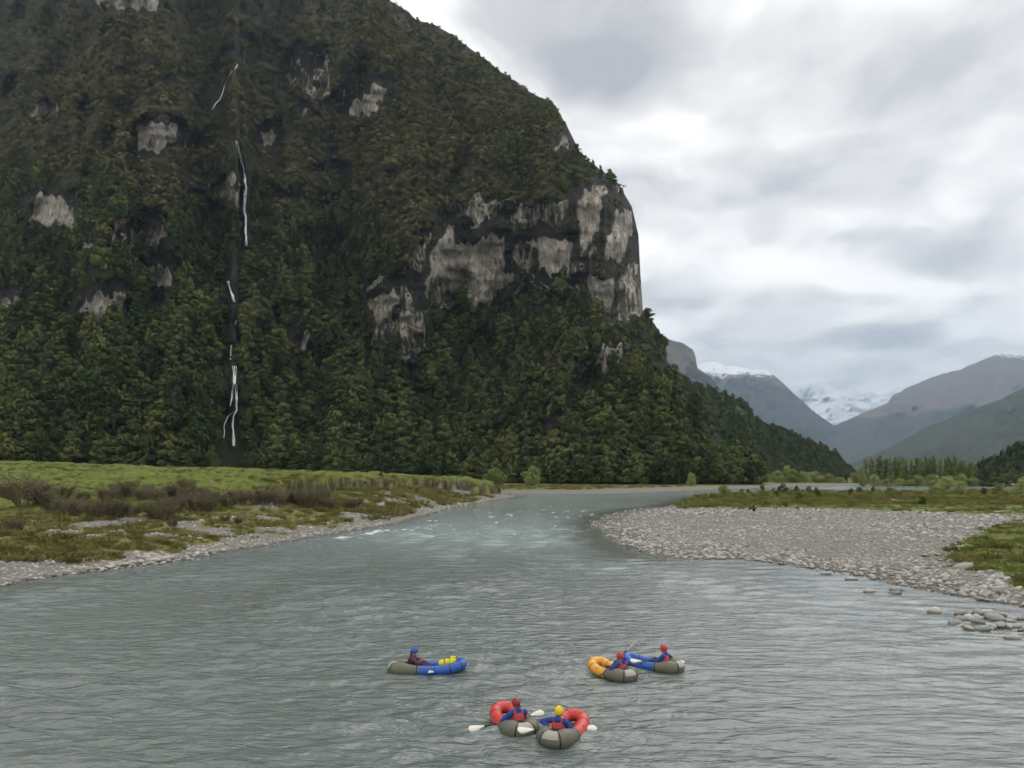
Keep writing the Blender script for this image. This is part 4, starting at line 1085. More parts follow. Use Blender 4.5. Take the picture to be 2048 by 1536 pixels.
# ------------------------------------------------------------------ stones and grass
def build_stones():
    r = np.random.default_rng(21)
    P, S = [], []
    # candidates over the near valley, thinned to the gravel
    def cand(n, ulo, uhi, vlo, vhi):
        u = r.uniform(ulo, uhi, n); v = r.uniform(vlo, vhi, n); D = (CAMH - 0.5) * F / (v - HOR); x = (u - 1024) / F * D
        return x, D
    for n, box, smin, smax in ((105000, (1150, 2180, 1005, 1310), 0.04, 0.30), (60000, (-150, 1060, 985, 1190), 0.05, 0.30)):
        x, y = cand(n, *box); z, g, soil, dry, sd, left, rs, dl, lipd = zground(x, y, True)
        # thin near the camera (even cover on the ground, not in the picture) and keep off grass
        p = np.clip((y / 70.0) ** 1.1, 0.35, 1)
        ok = (g + r.normal(0, 0.12, n) < 0.42) & (z > -0.30) & (r.random(n) < p) & (sd > -1.3 - 3.6 * r.random(n) ** 2 * (x > 5) * (y < 110)) & (soil < 0.5)
        ok &= np.where(left, (dl < 18) & ((dl < lipd - 4) | (y < 100)), True)
        sort = 0.75 + 0.75 * fbm(x * 0.16 + 9, y * 0.09, octs=3, seed=77); ok &= (fbm(x * 0.3, y * 0.16, octs=3, seed=78) > -0.5) | (sd < 3)
        x, y, z, sort = x[ok], y[ok], z[ok], sort[ok]; s = np.clip(sort, 0.65, 1.5) * smin * (smax / smin) ** (r.random(len(x)) ** 2.4) * np.clip(y / 80, 0.9, 1.5)
        P.append(np.stack([x, y, z + s * 0.12 + 0.12 * (box[0] < 0)], 1)); S.append(s)
    P = np.concatenate(P); S = np.concatenate(S); n = len(P)
    rot = np.stack([r.normal(0, .2, n), r.normal(0, .2, n), r.uniform(0, 6.283, n)], 1); k = r.integers(0, 6, n)
    scl = np.stack([S, S * r.uniform(.7, 1.1, n), S * r.uniform(0.7, 1.3, n)], 1)
    u = 1024 + P[:, 0] / P[:, 1] * F; inv = (u > 0) & (u < 2048)
    top = np.argsort(-np.where(inv, S / P[:, 1], 0))[:290]
    for t in top:
        o = bpy.data.objects.new('stone', K['stone'][k[t]][1]); link(o, ground); o.location = P[t]; o.rotation_euler = rot[t]; o.scale = scl[t]
    keep = np.ones(n, bool); keep[top] = False
    scatter('gravel', P[keep], k[keep], rot[keep], scl[keep], [K['stone'][i][1] for i in range(6)], 'grey and tan river cobbles covering the gravel bars')
    # boulders of their own, out in the shallow water and along the edge
    bl = [(1437 + 433, 1222, 28, 14, 'round grey boulder standing alone in the shallows'), (1906, 1250, 22, 12, 'small boulder pair awash on the camera side of the boulder cluster'), (1893, 1253, 14, 8, 'small boulder pair awash on the camera side of the boulder cluster'),
          (1652, 1146, 26, 9, 'flat pale stone in the water off the tip of the gravel'), (1704, 1157, 22, 13, 'upright grey stone at the water edge of the gravel bar'), (1740, 1182, 26, 10, 'grey boulder in the small island of three stones'), (1786, 1184, 36, 6, 'long flat slab in the small island of three stones'), (1795, 1178, 30, 12, 'rounded boulder behind the long flat slab'),
          (2026, 1274, 36, 12, 'dark flat boulder in the water nearest the picture edge'), (1980, 1256, 18, 7, 'low dark stone barely above the water'), (1811, 1080, 20, 10, 'dark brown boulder standing on the middle of the gravel bar'), (1826, 1060 + 22, 16, 8, 'smaller dark boulder beside the brown one on the gravel bar'), (1928, 1136, 44, 20, 'big brown boulder against the near green patch')]
    for (uu, vv, wpx, hpx, lab) in bl:
        x, y = on_level(uu, vv, 0.05); z = max(float(zground(np.array([x]), np.array([y]))[0]), -0.05)
        if z > 0.2:
            x, y, z = put_px(uu, vv)
        a = wpx * y / F * 0.52; o = bpy.data.objects.new('boulder', K['stone'][r.integers(0, 6)][1]); link(o)
        o.location = (x, y, z + 0.04); o.scale = (a, a, hpx * y / F * 1.25); o.rotation_euler = (r.normal(0, .08), r.normal(0, .08), r.uniform(-.4, .4)); tag(o, lab, 'boulder', 'boulders along the gravel bar')
    for i in range(34):
        t = r.random(); uu = 1910 + 150 * t + r.normal(0, 6); vv = 1222 + 34 * r.random() + 6 * t; x, y = on_level(uu, vv, 0.05)
        wpx = r.uniform(14, 36); a = wpx * y / F * 0.52; o = bpy.data.objects.new('boulder', K['stone'][r.integers(0, 6)][1]); link(o)
        o.location = (x, y, r.uniform(0.0, 0.08)); o.scale = (a, a * .9, a * r.uniform(.75, 1.2)); o.rotation_euler = (r.normal(0, .12), r.normal(0, .12), r.uniform(0, 6.28))
        tag(o, 'grey boulder in the cluster standing out in the water', 'boulder', 'boulder cluster in the water')


build_stones()


def build_grass():
    r = np.random.default_rng(22)
    n = 90000; u = r.uniform(-120, 2180, n); v = np.where(r.random(n) < 0.55, r.uniform(1000, 1180, n), r.uniform(962, 1010, n))
    z0 = np.where(u < 1100, 2.2, 0.9); D = (CAMH - z0) * F / (v - HOR); x = (u - 1024) / F * D
    ok = (D < 330) & (D > 30); x, D, u = x[ok], D[ok], u[ok]
    z, g, soil, dry, sd, left, rs, dl, lipd = zground(x, D, True)
    lip = left & (np.abs(dl - lipd) < 1.2)
    n2 = fbm(x * .35, D * .35, octs=3, seed=402)
    ok = (z > 0.15) & (g > 0.5 + 0.25 * n2) & ((r.random(len(x)) < 0.6))
    ok &= ~(left & (D > 85) & (dl > lipd - 2.6) & (dl < lipd + 0.25) & (r.random(len(x)) < 0.93))
    ok |= (z > 0.25) & (sd > 0.5) & (g > 0.1) & (soil < 0.2) & (n2 > 0.3) & (r.random(len(x)) < 0.5)
    x, D, z, dry, lip, left, dl, lipd, n2 = (a[ok] for a in (x, D, z, dry, lip, left, dl, lipd, n2)); n = len(x)
    isdry = r.random(n) < dry * 0.95
    s = r.uniform(0.6, 1.3, n) * np.where(isdry, 1.25, 0.85) * np.where(left & (dl > lipd + 3), 0.62, 1.0) * np.clip(D / 90, 0.8, 1.9) * (1 + 0.5 * np.clip(n2, 0, 1))
    kd = np.where(isdry, 3 + r.integers(0, 3, n), r.integers(0, 3, n))
    rot = np.stack([r.normal(0, .1, n), r.normal(0, .1, n), r.uniform(0, 6.283, n)], 1)
    scl = np.stack([s * 1.3, s * 1.3, s * r.uniform(.6, 1.1, n)], 1)
    scatter('grass', np.stack([x, D, z - 0.02 + 0.12 * (left & (dl < 40))], 1), kd, rot, scl, [K['grass'][i][1] for i in range(3)] + [K['drygrass'][i][1] for i in range(3)], 'green meadow grass and rough brownish bank grass')


build_grass()


def drift_log(name, u, v, L, rad, rz, label):
    x, y, z = put_px(u, v); vs, fs = [], []
    r = np.random.default_rng(int(u)); p = np.array([-L / 2, 0, rad * .8])
    for k in range(5):
        q = p + np.array([L / 5, r.normal(0, .06) * L / 2, r.normal(0, .03) * L]); tube_mesh(vs, fs, p, q, rad * (1 - .1 * k), rad * (1 - .1 * (k + 1)), 7); p = q
    for k in range(3):
        s = np.array([L * r.uniform(-.3, .4), 0, rad]); tube_mesh(vs, fs, s, s + np.array([L * .12, r.normal(0, .1) * L, L * .13]), rad * .4, rad * .15, 7)
    o = link(bpy.data.objects.new(name, np_mesh(name, np.concatenate(vs), np.concatenate(fs), M['drift'], True))); o.location = (x, y, z); o.rotation_euler = (0, 0, rz); tag(o, label, 'driftwood')


drift_log('driftwood_log', 1826, 1026, 3.2, 0.16, 0.15, 'pale bleached driftwood log where the gravel meets the grass')
drift_log('driftwood_log', 1785, 1004, 3.6, 0.2, -0.2, 'grey driftwood log lying in the island grass')
drift_log('driftwood_log', 1895, 1018, 1.8, 0.12, 0.5, 'short pale driftwood stump at the grass edge')
drift_log('driftwood_log', 1667, 1000, 2.0, 0.1, 0.9, 'thin dark driftwood branch in the middle of the island grass')
drift_log('driftwood_log', 2005, 1026, 2.6, 0.12, 0.1, 'pale driftwood log close to the picture edge')


# ------------------------------------------------------------------ packrafts
for nm, col, ro in (('blue', (0.018, 0.085, 0.36), .38), ('red', (0.50, 0.05, 0.042), .38), ('yellow', (0.66, 0.32, 0.035), .38), ('rubber', (0.115, 0.118, 0.085), .5), ('panel', (0.30, 0.295, 0.26), .5),
                    ('strap', (0.015, 0.015, 0.017), .7), ('jacket', (0.014, 0.045, 0.23), .75), ('maroon', (0.075, 0.022, 0.045), .8), ('blackvest', (0.02, 0.018, 0.022), .85), ('redvest', (0.40, 0.05, 0.045), .75),
                    ('trousers', (0.03, 0.03, 0.045), .85), ('skin', (0.46, 0.27, 0.19), .55), ('hair', (0.05, 0.03, 0.02), .7), ('helmet_red', (0.42, 0.025, 0.03), .35), ('helmet_dark', (0.24, 0.015, 0.02), .4), ('helmet_blue', (0.02, 0.09, 0.42), .35), ('helmet_yellow', (0.72, 0.52, 0.015), .35),
                    ('blade', (0.62, 0.61, 0.54), .4), ('shaft', (0.02, 0.02, 0.022), .4), ('white', (0.75, 0.75, 0.72), .5), ('drybag', (0.68, 0.60, 0.03), .45), ('orange', (0.85, 0.22, 0.03), .5), ('floorfab', (0.05, 0.06, 0.10), .6), ('greenvalve', (0.03, 0.25, 0.12), .4)):
    M[nm] = plain('raft_' + nm if nm in ('blue', 'red', 'yellow', 'rubber', 'panel') else nm, col, ro, 0.4, 0.10, 9.0, 0.06)


def ring_tube(path, rad, closed, nseg=20, sq=1.0):
    """tube along path (n,3) with radius per point; closed = loop, else end caps left open"""
    P = np.asarray(path, float); n = len(P)
    T = np.roll(P, -1, 0) - np.roll(P, 1, 0)
    if not closed: T[0] = P[1] - P[0]; T[-1] = P[-1] - P[-2]
    T /= np.linalg.norm(T, axis=1)[:, None]
    S = np.cross(T, [0, 0, 1.0]); S /= np.linalg.norm(S, axis=1)[:, None] + 1e-9; B = np.cross(S, T)
    th = np.arange(nseg) / nseg * 2 * math.pi
    V = P[:, None, :] + np.asarray(rad)[:, None, None] * (np.cos(th)[None, :, None] * S[:, None, :] + sq * np.sin(th)[None, :, None] * B[:, None, :])
    f = []
    m = n if closed else n - 1
    i = np.arange(nseg)
    for k in range(m):
        a = k * nseg; b = ((k + 1) % n) * nseg; f.append(np.stack([a + i, a + (i + 1) % nseg, b + (i + 1) % nseg, b + i], 1))
    return V.reshape(-1, 3), np.concatenate(f)


def part(name, v, f, mat, parent, label=None):
    o = link(bpy.data.objects.new(name, np_mesh(name, v, f, M[mat], True)), parent)
    if label: o['label'] = label
    return o


def ellipsoid(c, r, n=12, m=8, rot=None):
    th = np.arange(n) / n * 2 * math.pi; ph = np.linspace(-math.pi / 2, math.pi / 2, m)
    V = np.stack([np.cos(ph)[:, None] * np.cos(th), np.cos(ph)[:, None] * np.sin(th), np.repeat(np.sin(ph)[:, None], n, 1)], -1) * np.array(r)
    V = V.reshape(-1, 3)
    if rot is not None: V = V @ np.array(rot).T
    i = np.arange(n); F_ = np.concatenate([np.stack([k * n + i, k * n + (i + 1) % n, (k + 1) * n + (i + 1) % n, (k + 1) * n + i], 1) for k in range(m - 1)])
    return V + np.array(c), F_


def raft_curve(L, Wd, n=120):
    ph = np.arange(n) / n * 2 * math.pi
    a = Wd / 2 - 0.16; b = L / 2 - 0.17
    c, s = np.cos(ph), np.sin(ph)
    y = b * np.sign(s) * np.abs(s) ** 0.85
    x = a * np.sign(c) * np.abs(c) ** np.where(s > 0, 0.62, 0.72)
    t = y / b
    rad = np.interp(t, [-1, -0.8, -0.45, 0, 0.5, 1], [0.185, 0.215, 0.17, 0.148, 0.152, 0.152])
    z = np.interp(t, [-1, -0.75, -0.2, 0.35, 0.7, 1], [0.115, 0.125, 0.085, 0.085, 0.125, 0.205])
    return np.stack([x, y, z], 1), rad, t


def make_raft(L, Wd, color, loc, heading, label):
    root = empty('packraft', loc, math.radians(heading - 90)); tag(root, label, 'raft', 'packrafts on the river')
    P, rad, t = raft_curve(L, Wd)
    n = len(P); rear = t < -0.30
    order = np.arange(n)
    fr = [i for i in order if not rear[i]]; k = next(i for i in range(n) if not rear[i] and rear[i - 1]); seq = [(k + j) % n for j in range(n)]
    fs = [i for i in seq if not rear[i]]; rs = [i for i in seq if rear[i]]; rs = [fs[-1]] + rs + [fs[0]]
    v, f = ring_tube(P[fs], rad[fs], False); part('bow_tube', v, f, color, root)
    v, f = ring_tube(P[rs], rad[rs] + 0.002, False); st = part('stern_tube', v, f, 'rubber', root, 'grey-green stern tube')
    # welded seams and the light panel on the stern
    for i, (tt, sd_) in enumerate(((0.62, 1), (0.62, -1), (0.93, 1), (0.93, -1), (-0.32, 1), (-0.32, -1))):
        j = int(np.argmin(np.abs(t - tt) + 10 * (np.sign(P[:, 0]) != sd_))); idx = [(j - 1) % n, j, (j + 1) % n]
        pp = P[idx]; pm = pp[1] + (pp - pp[1]) * 0.3
        v, f = ring_tube(pm, rad[idx] + 0.004, False); part('seam_band', v, f, 'strap', root)
    j = int(np.argmin(t)); idx = [(j + q) % n for q in range(-5, 6)]
    v, f = ring_tube(P[idx], rad[idx] + 0.006, False); nn = 20
    ang = np.tile(np.arange(nn), len(idx)); keep = [q for q in f if all((ang[w] in (1, 2, 3, 4, 5, 6, 7, 8)) for w in q)]
    if keep: part('stern_panel', v, np.array(keep), 'panel', root, 'light grey panel on the stern')
    for s_ in (-1, 1):
        idx2 = [(j + s_ * q) % n for q in (5, 6, 7)]; pp = P[idx2]; pm = pp[1] + (pp - pp[1]) * 0.25; v, f = ring_tube(pm, rad[idx2] + 0.007, False); part('stern_strap', v, f, 'strap', root)
    # tie loops and valve
    for (tt, sd_) in ((0.75, 1), (0.75, -1), (-0.62, 1), (-0.62, -1), (0.15, 1), (0.15, -1)):
        j = int(np.argmin(np.abs(t - tt) + 10 * (np.sign(P[:, 0]) != sd_))); outw = P[j] * [1, 1, 0]; outw = outw / np.linalg.norm(outw)
        c = P[j] + outw * rad[j] * 0.72 + np.array([0, 0, rad[j] * 0.70]); v, f = ellipsoid(c, (0.035, 0.035, 0.012), 8, 5); part('tie_loop', v, f, 'strap', root)
    j = int(np.argmin(np.abs(t + 0.42) + 10 * (P[:, 0] < 0))); v, f = ellipsoid(P[j] + np.array([rad[j] * .7, 0, rad[j] * .72]), (0.03, 0.03, 0.02), 10, 6); part('valve', v, f, 'greenvalve', root)
    # floor and seat
    inn = P * np.array([0.86, 0.9, 0]) + np.array([0, 0, 0.03]); ctr = np.array([[0, 0, 0.02]])
    v = np.concatenate([inn, inn * [.5, .5, 1] - [0, 0, .01], ctr]); i = np.arange(n)
    f = np.concatenate([np.stack([i, (i + 1) % n, (i + 1) % n + n, i + n], 1), np.stack([i + n, (i + 1) % n + n, np.full(n, 2 * n), np.full(n, 2 * n)], 1)])
    me = bpy.data.meshes.new('floor'); me.from_pydata(v.tolist(), [], [list(dict.fromkeys(map(int, q))) for q in f]); me.materials.append(M['floorfab']); me.update(); link(bpy.data.objects.new('floor', me), root)
    v, f = ellipsoid((0, -L * 0.19, 0.035), (0.19, 0.17, 0.04), 16, 8); part('seat', v, f, 'strap', root)
    v, f = ellipsoid((0, -L * 0.19 - 0.20, 0.17), (0.17, 0.06, 0.13), 16, 8); part('seat_back', v, f, 'strap', root)
    return root


# ------------------------------------------------------------------ people
class Blob:
    """closed pieces that a voxel remesh fuses into one skin"""
    def __init__(s): s.v, s.f, s.n = [], [], 0

    def add(s, v, f): s.v.append(v); s.f.append(np.asarray(f) + s.n); s.n += len(v); return s

    def ball(s, c, r, rot=None): return s.add(*ellipsoid(c, (r, r, r) if isinstance(r, float) else r, 14, 10, rot))

    def cap(s, p0, p1, r0, r1, flat=1.0, nseg=12):
        p0 = np.array(p0, float); p1 = np.array(p1, float); d = p1 - p0; L = np.linalg.norm(d) + 1e-9; d /= L
        a = np.cross(d, [0, 1, 0] if abs(d[1]) < 0.9 else [1, 0, 0]); a /= np.linalg.norm(a); b = np.cross(d, a)
        rows = []
        for t in np.linspace(-math.pi / 2, 0, 4): rows.append((p0 + d * math.sin(t) * r0, max(math.cos(t), .02) * r0))
        for t in np.linspace(0, math.pi / 2, 4): rows.append((p1 + d * math.sin(t) * r1, max(math.cos(t), .02) * r1))
        th = np.arange(nseg) / nseg * 2 * math.pi
        V = np.concatenate([c + r * (np.cos(th)[:, None] * a + np.sin(th)[:, None] * b * flat) for c, r in rows]); i = np.arange(nseg)
        Fq = [np.stack([k * nseg + i, k * nseg + (i + 1) % nseg, (k + 1) * nseg + (i + 1) % nseg, (k + 1) * nseg + i], 1) for k in range(len(rows) - 1)]
        return s.add(V, np.concatenate(Fq))

    def chain(s, pts, rads, flat=1.0):
        for i in range(len(pts) - 1): s.cap(pts[i], pts[i + 1], rads[i], rads[i + 1], flat)
        return s

    def build(s, name, mat, parent, voxel=0.009, it=3):
        me = np_mesh(name, np.concatenate(s.v), np.concatenate(s.f), M[mat], True)
        o = link(bpy.data.objects.new(name, me), parent)
        r = o.modifiers.new('fuse', 'REMESH'); r.mode = 'VOXEL'; r.voxel_size = voxel; r.use_smooth_shade = True
        if it: q = o.modifiers.new('soften', 'SMOOTH'); q.iterations = it; q.factor = 0.5
        return o


def unit(v): v = np.array(v, float); return v / (np.linalg.norm(v) + 1e-9)


def elbow(sh, hd, l1, l2, pole):
    d = hd - sh; L = min(np.linalg.norm(d), l1 + l2 - 0.004); u = unit(d); hd = sh + u * L
    a = (l1 * l1 - l2 * l2 + L * L) / (2 * L); h = math.sqrt(max(l1 * l1 - a * a, 0)); p = np.array(pole, float); p = unit(p - u * (p @ u))
    return sh + u * a + p * h, hd


PS = 0.93


def make_person(root_m, pelvis, lean, side, head_yaw, hands, grip, top, vest, helmet, label, hair=False, head_pitch=0.1, hood=False, toggle=False):
    """built in the raft's own axes (y = bow, z = up); sits as a thing of its own"""
    root = empty('person'); root.matrix_world = root_m @ Matrix.Scale(PS, 4); hands = {k: np.array(h_) / PS for k, h_ in hands.items()}; pelvis = np.array(pelvis) / PS; tag(root, label, 'person', 'paddlers')
    up = unit((math.sin(side), math.sin(lean), math.cos(lean))); fw = unit(np.array([0, 1, 0]) - up * up[1]); rt = np.cross(fw, up)
    P = np.array(pelvis, float); ch = P + up * 0.27; nb = P + up * 0.46; sh = {s: nb - up * 0.035 + rt * s * 0.175 for s in (-1, 1)}
    hy = math.cos(head_yaw) * fw + math.sin(head_yaw) * rt; hup = unit(up * 0.4 + np.array([0, 0, 0.6]) + hy * head_pitch * 0.9); hy = unit(hy - hup * (hy @ hup)); hr = np.cross(hy, hup)
    hc = nb + hup * 0.185 + hy * 0.03; H = np.stack([hr, hy, hup], 1)
    def hp(x, y, z): return hc + H @ np.array([x, y, z])
    hip = {s: P + np.array([s * 0.09, 0.02, -0.02]) for s in (-1, 1)}
    kn = {s: P + np.array([s * 0.17, 0.36, 0.21]) for s in (-1, 1)}; an = {s: P + np.array([s * 0.14, 0.70, 0.03]) for s in (-1, 1)}
    arms = {}
    for s in (-1, 1):
        wr = np.array(hands[s], float) - unit(np.array(hands[s]) - sh[s]) * 0.075
        arms[s] = elbow(sh[s], wr, 0.275, 0.25, rt * s * 1.2 - up * 0.7 - fw * 0.35)
    b = Blob()
    b.ball(hp(0, -0.008, 0.02), (0.074, 0.092, 0.098), H); b.ball(hp(0, 0.022, -0.06), (0.055, 0.062, 0.062), H)
    b.cap(hp(0, 0.082, 0.012), hp(0, 0.104, -0.028), 0.011, 0.016); b.ball(hp(0, 0.074, -0.075), (0.03, 0.02, 0.012), H); b.ball(hp(0, 0.066, -0.108), 0.022)
    for s in (-1, 1): b.ball(hp(s * 0.076, -0.005, -0.012), (0.012, 0.022, 0.032), H); b.ball(hp(s * 0.032, 0.076, 0.028), (0.024, 0.014, 0.009), H)
    b.cap(nb - up * 0.02, hp(0, -0.012, -0.07), 0.056, 0.052)
    b.cap(P, ch, 0.125, 0.13, 0.75); b.cap(ch, nb - up * 0.08, 0.13, 0.12, 0.75)
    for s in (-1, 1):
        el, wr = arms[s]
        b.cap(nb - up * 0.05, sh[s], 0.06, 0.055); b.chain([sh[s], el, wr], [0.052, 0.042, 0.028])
        b.chain([hip[s], kn[s], an[s]], [0.085, 0.06, 0.042]); b.cap(an[s], an[s] + np.array([s * 0.02, 0.14, 0.06]), 0.04, 0.032)
        # hand: palm, four fingers bent round the grip, thumb from the side of the palm
        f_ = unit(wr - el); ax = unit(grip - f_ * (grip @ f_)) if np.linalg.norm(np.cross(grip, f_)) > 0.15 else unit(np.cross(f_, [0, 0, 1])); nn = np.cross(ax, f_)
        pc = wr + f_ * 0.05; R_ = np.stack([ax, f_, nn], 1); b.ball(pc, (0.040, 0.045, 0.017), R_)
        for q, (off, Lf) in enumerate(((-0.030, .026), (-0.010, .032), (0.010, .030), (0.029, .023))):
            k0 = pc + ax * off + f_ * 0.038; k1 = k0 + f_ * Lf - nn * 0.012; k2 = k1 - nn * Lf * 0.95; k3 = k2 - f_ * Lf * 0.7 - nn * .004
            b.chain([k0, k1, k2, k3], [0.0092, 0.0088, 0.0082, 0.0075])
        t0 = pc - f_ * 0.02 - ax * s * 0.036; t1 = t0 - nn * 0.022 + f_ * 0.026 - ax * s * .012; t2 = t1 - nn * 0.02 + f_ * 0.024; b.chain([t0, t1, t2], [0.0125, 0.0105, 0.009])
    b.build('body', 'skin', root, 0.008, 2)
    j = Blob()
    j.cap(P + up * 0.0, ch, 0.155, 0.168, 0.78); j.cap(ch, nb - up * 0.09, 0.168, 0.14, 0.80)
    for s in (-1, 1):
        el, wr = arms[s]; j.cap(nb - up * 0.055, sh[s], 0.085, 0.078); j.chain([sh[s], el, el + (wr - el) * 0.93], [0.078, 0.064, 0.043])
        for q in range(3):
            t = 0.25 + 0.25 * q; c = sh[s] + (el - sh[s]) * t; j.ball(c + up * 0.006, (0.081 - .009 * q, 0.070 - .008 * q, 0.03))
    j.cap(nb - up * 0.03, nb + up * 0.035 - hy * .012, 0.085, 0.074)
    if hood: j.ball(nb - fw * 0.075 + up * 0.02, (0.10, 0.055, 0.075))
    j.build('jacket', top, root, 0.011, 3)
    t = Blob(); t.cap(P - up * 0.02, P + up * 0.06, 0.165, 0.15, 0.85)
    for s in (-1, 1): t.chain([hip[s], kn[s], an[s]], [0.108, 0.083, 0.062])
    t.build('trousers', 'trousers' if top == 'jacket' else 'maroon', root, 0.012, 3)
    for s in (-1, 1):
        bt = Blob(); bt.cap(an[s] - np.array([0, .01, .02]), an[s] + np.array([s * .02, .17, .06]), 0.058, 0.045); bt.cap(an[s], an[s] + np.array([0, -.02, .08]), .058, .055); bt.build('boot', 'blackvest', root, 0.012, 2)
    w = Blob(); w.cap(P + up * 0.10, ch + up * 0.02, 0.178, 0.186, 0.86); w.cap(ch + up * .02, nb - up * 0.15, 0.186, 0.135, 0.92)
    for s in (-1, 1): w.chain([nb - up * 0.18 - fw * 0.12 + rt * s * 0.085, nb - up * 0.0 - fw * 0.055 + rt * s * 0.095, nb + up * 0.022 + rt * s * 0.09 + fw * .01, nb - up * 0.16 + fw * 0.12 + rt * s * 0.085], [0.036, 0.03, 0.028, 0.036])
    wo = w.build('life_vest', vest, root, 0.011, 2)
    bl = Blob(); bl.cap(P + up * 0.13, P + up * 0.145, 0.187, 0.187, 0.87); bl.build('belt', 'strap', wo, 0.012, 1)
    if toggle:
        tg = Blob(); tg.cap(P + up * 0.07 + rt * 0.16 + fw * .04, P + up * 0.20 + rt * 0.175 + fw * .05, 0.022, 0.022); tg.build('strap_end', 'orange', wo, 0.01, 1)
    # helmet: open shell cut at the brow and lower behind the ears
    n, m = 28, 12; th = np.arange(n) / n * 2 * math.pi; rows = []
    low = -0.035 + 0.065 * np.clip(np.sin(th), 0, 1) ** 2 - 0.045 * np.clip(-np.sin(th), 0, 1)
    for q in range(m):
        k = q / (m - 1); zz = low + (0.142 - low) * math.sin(k * math.pi / 2); cz = np.clip((zz - 0.015) / 0.128, -0.6, 1); rr = np.sqrt(np.clip(1 - cz ** 2, 0.0004, 1)); rows.append(np.stack([0.104 * rr * np.cos(th), 0.124 * rr * np.sin(th) - 0.004, zz], 1))
    inner = [r_ * np.array([.93, .93, .96]) for r_ in rows[::-1]]
    V = np.concatenate(rows + inner); i = np.arange(n); tot = 2 * m
    Fh = np.concatenate([np.stack([k * n + i, k * n + (i + 1) % n, ((k + 1) % tot) * n + (i + 1) % n, ((k + 1) % tot) * n + i], 1) for k in range(tot)])
    ho = part('helmet', hc + V @ H.T, Fh, helmet, root)
    for s in (-1, 1):
        for yy in (-0.05, 0.0, 0.05):
            vv, ff = ellipsoid((0, 0, 0), (0.010, 0.016, 0.007), 8, 5); c = np.array([s * 0.045, yy, 0.142 - 0.35 * yy * yy * 10 - .012]); part('vent', hp(*c) + vv @ H.T, ff, 'strap', ho)
    st = Blob(); st.chain([hp(-.08, .0, -.01), hp(-.06, .035, -.09), hp(0, .05, -.128), hp(.06, .035, -.09), hp(.08, 0, -.01)], [.008] * 5); st.build('chin_strap', 'strap', ho, .006, 1)
    if hair:
        hb = Blob(); hb.cap(hp(0, -0.06, 0.0), hp(0, -0.075, -0.13), 0.075, 0.05); hb.cap(hp(0, -.075, -.12), hp(.01, -.085, -.2), .04, .025); hb.build('hair', 'hair', root, 0.012, 2)
    return root


def make_paddle(a, b, label, twist=0.0):
    a = np.array(a, float); b = np.array(b, float); c = (a + b) / 2; d = unit(b - a); L = 2.12
    root = empty('paddle', c); side = unit(np.cross(d, [0, 0, 1])); nz = np.cross(side, d); tag(root, label, 'paddle', 'paddles')
    w = math.cos(twist) * side + math.sin(twist) * nz; t = np.cross(d, w)
    v, f = ring_tube(np.array([-d * (L / 2 - .40), d * 0, d * (L / 2 - .40)]), [0.016] * 3, False, 10); part('shaft', v, f, 'shaft', root)
    for s in (-1, 1):
        rows = []
        for q in np.linspace(0, 1, 12):
            hw = 0.017 + 0.082 * math.sin(min(q * 1.22, 1) * math.pi / 2) ** 1.5 if q < 0.82 else 0.099 * math.sqrt(max(1 - ((q - .82) / .185) ** 2, 0.0))
            along = d * s * (L / 2 - 0.42 + 0.44 * q)
            for e, th_ in ((-1, 0), (-.5, .008), (0, .012), (.5, .008), (1, 0), (.5, -.004), (0, -.006), (-.5, -.004)):
                rows.append(along + w * hw * e + t * (th_ + 0.02 * (e * e) * q))
        rows = np.array(rows); i = np.arange(8); f = np.concatenate([np.stack([k * 8 + i, k * 8 + (i + 1) % 8, (k + 1) * 8 + (i + 1) % 8, (k + 1) * 8 + i], 1) for k in range(11)])
        bo = part('blade', rows, f, 'blade', root)
        v, f = ellipsoid(d * s * (L / 2 - 0.10) + t * 0.011, (0.022, 0.022, 0.006), 8, 5); part('emblem', v, f, 'strap', bo)
        v, f = ring_tube(np.array([d * s * (L / 2 - .47), d * s * (L / 2 - .40)]), [0.019] * 2, False, 10); part('ferrule', v, f, 'shaft', root)
    return c, d


def crew(L, Wd, color, ctr, heading, rlabel, plabel, paddle, pad_label, top='jacket', vest='redvest', helmet='helmet_red', lean=-0.12, side=0.0, yaw=0.0, pitch=0.1, twist=0.0, free=None, hood=False, hair=False, toggle=False):
    r = make_raft(L, Wd, color, (ctr[0], ctr[1], 0.0), heading, rlabel)
    Mw = Matrix.Translation(Vector((ctr[0], ctr[1], 0))) @ Matrix.Rotation(math.radians(heading - 90), 4, 'Z'); inv = Mw.inverted()
    pel = (0, -L * 0.19, 0.03)
    grip = np.array([1.0, 0, 0]); hands = {-1: np.array([-.06, pel[1] + 0.27, 0.36]), 1: np.array([.06, pel[1] + 0.28, 0.41])}
    if paddle is not None:
        c, d = make_paddle(paddle[0], paddle[1], pad_label, twist)
        if not free:
            lc = np.array(inv @ Vector(c)); ld = np.array(inv.to_3x3() @ Vector(d)); chest = np.array([0, pel[1], 0.36]); t = np.clip((chest - lc) @ ld, -.45, .45); g = lc + ld * t
            if ld[0] < 0: ld = -ld
            hands = {-1: g - ld * 0.27, 1: g + ld * 0.27}; grip = ld
    make_person(Mw, pel, lean, side, yaw, hands, grip, top, vest, helmet, plabel, hair, pitch, hood, toggle)
    return Mw


def wpt(u, v, D): return unproj(u, v, D)


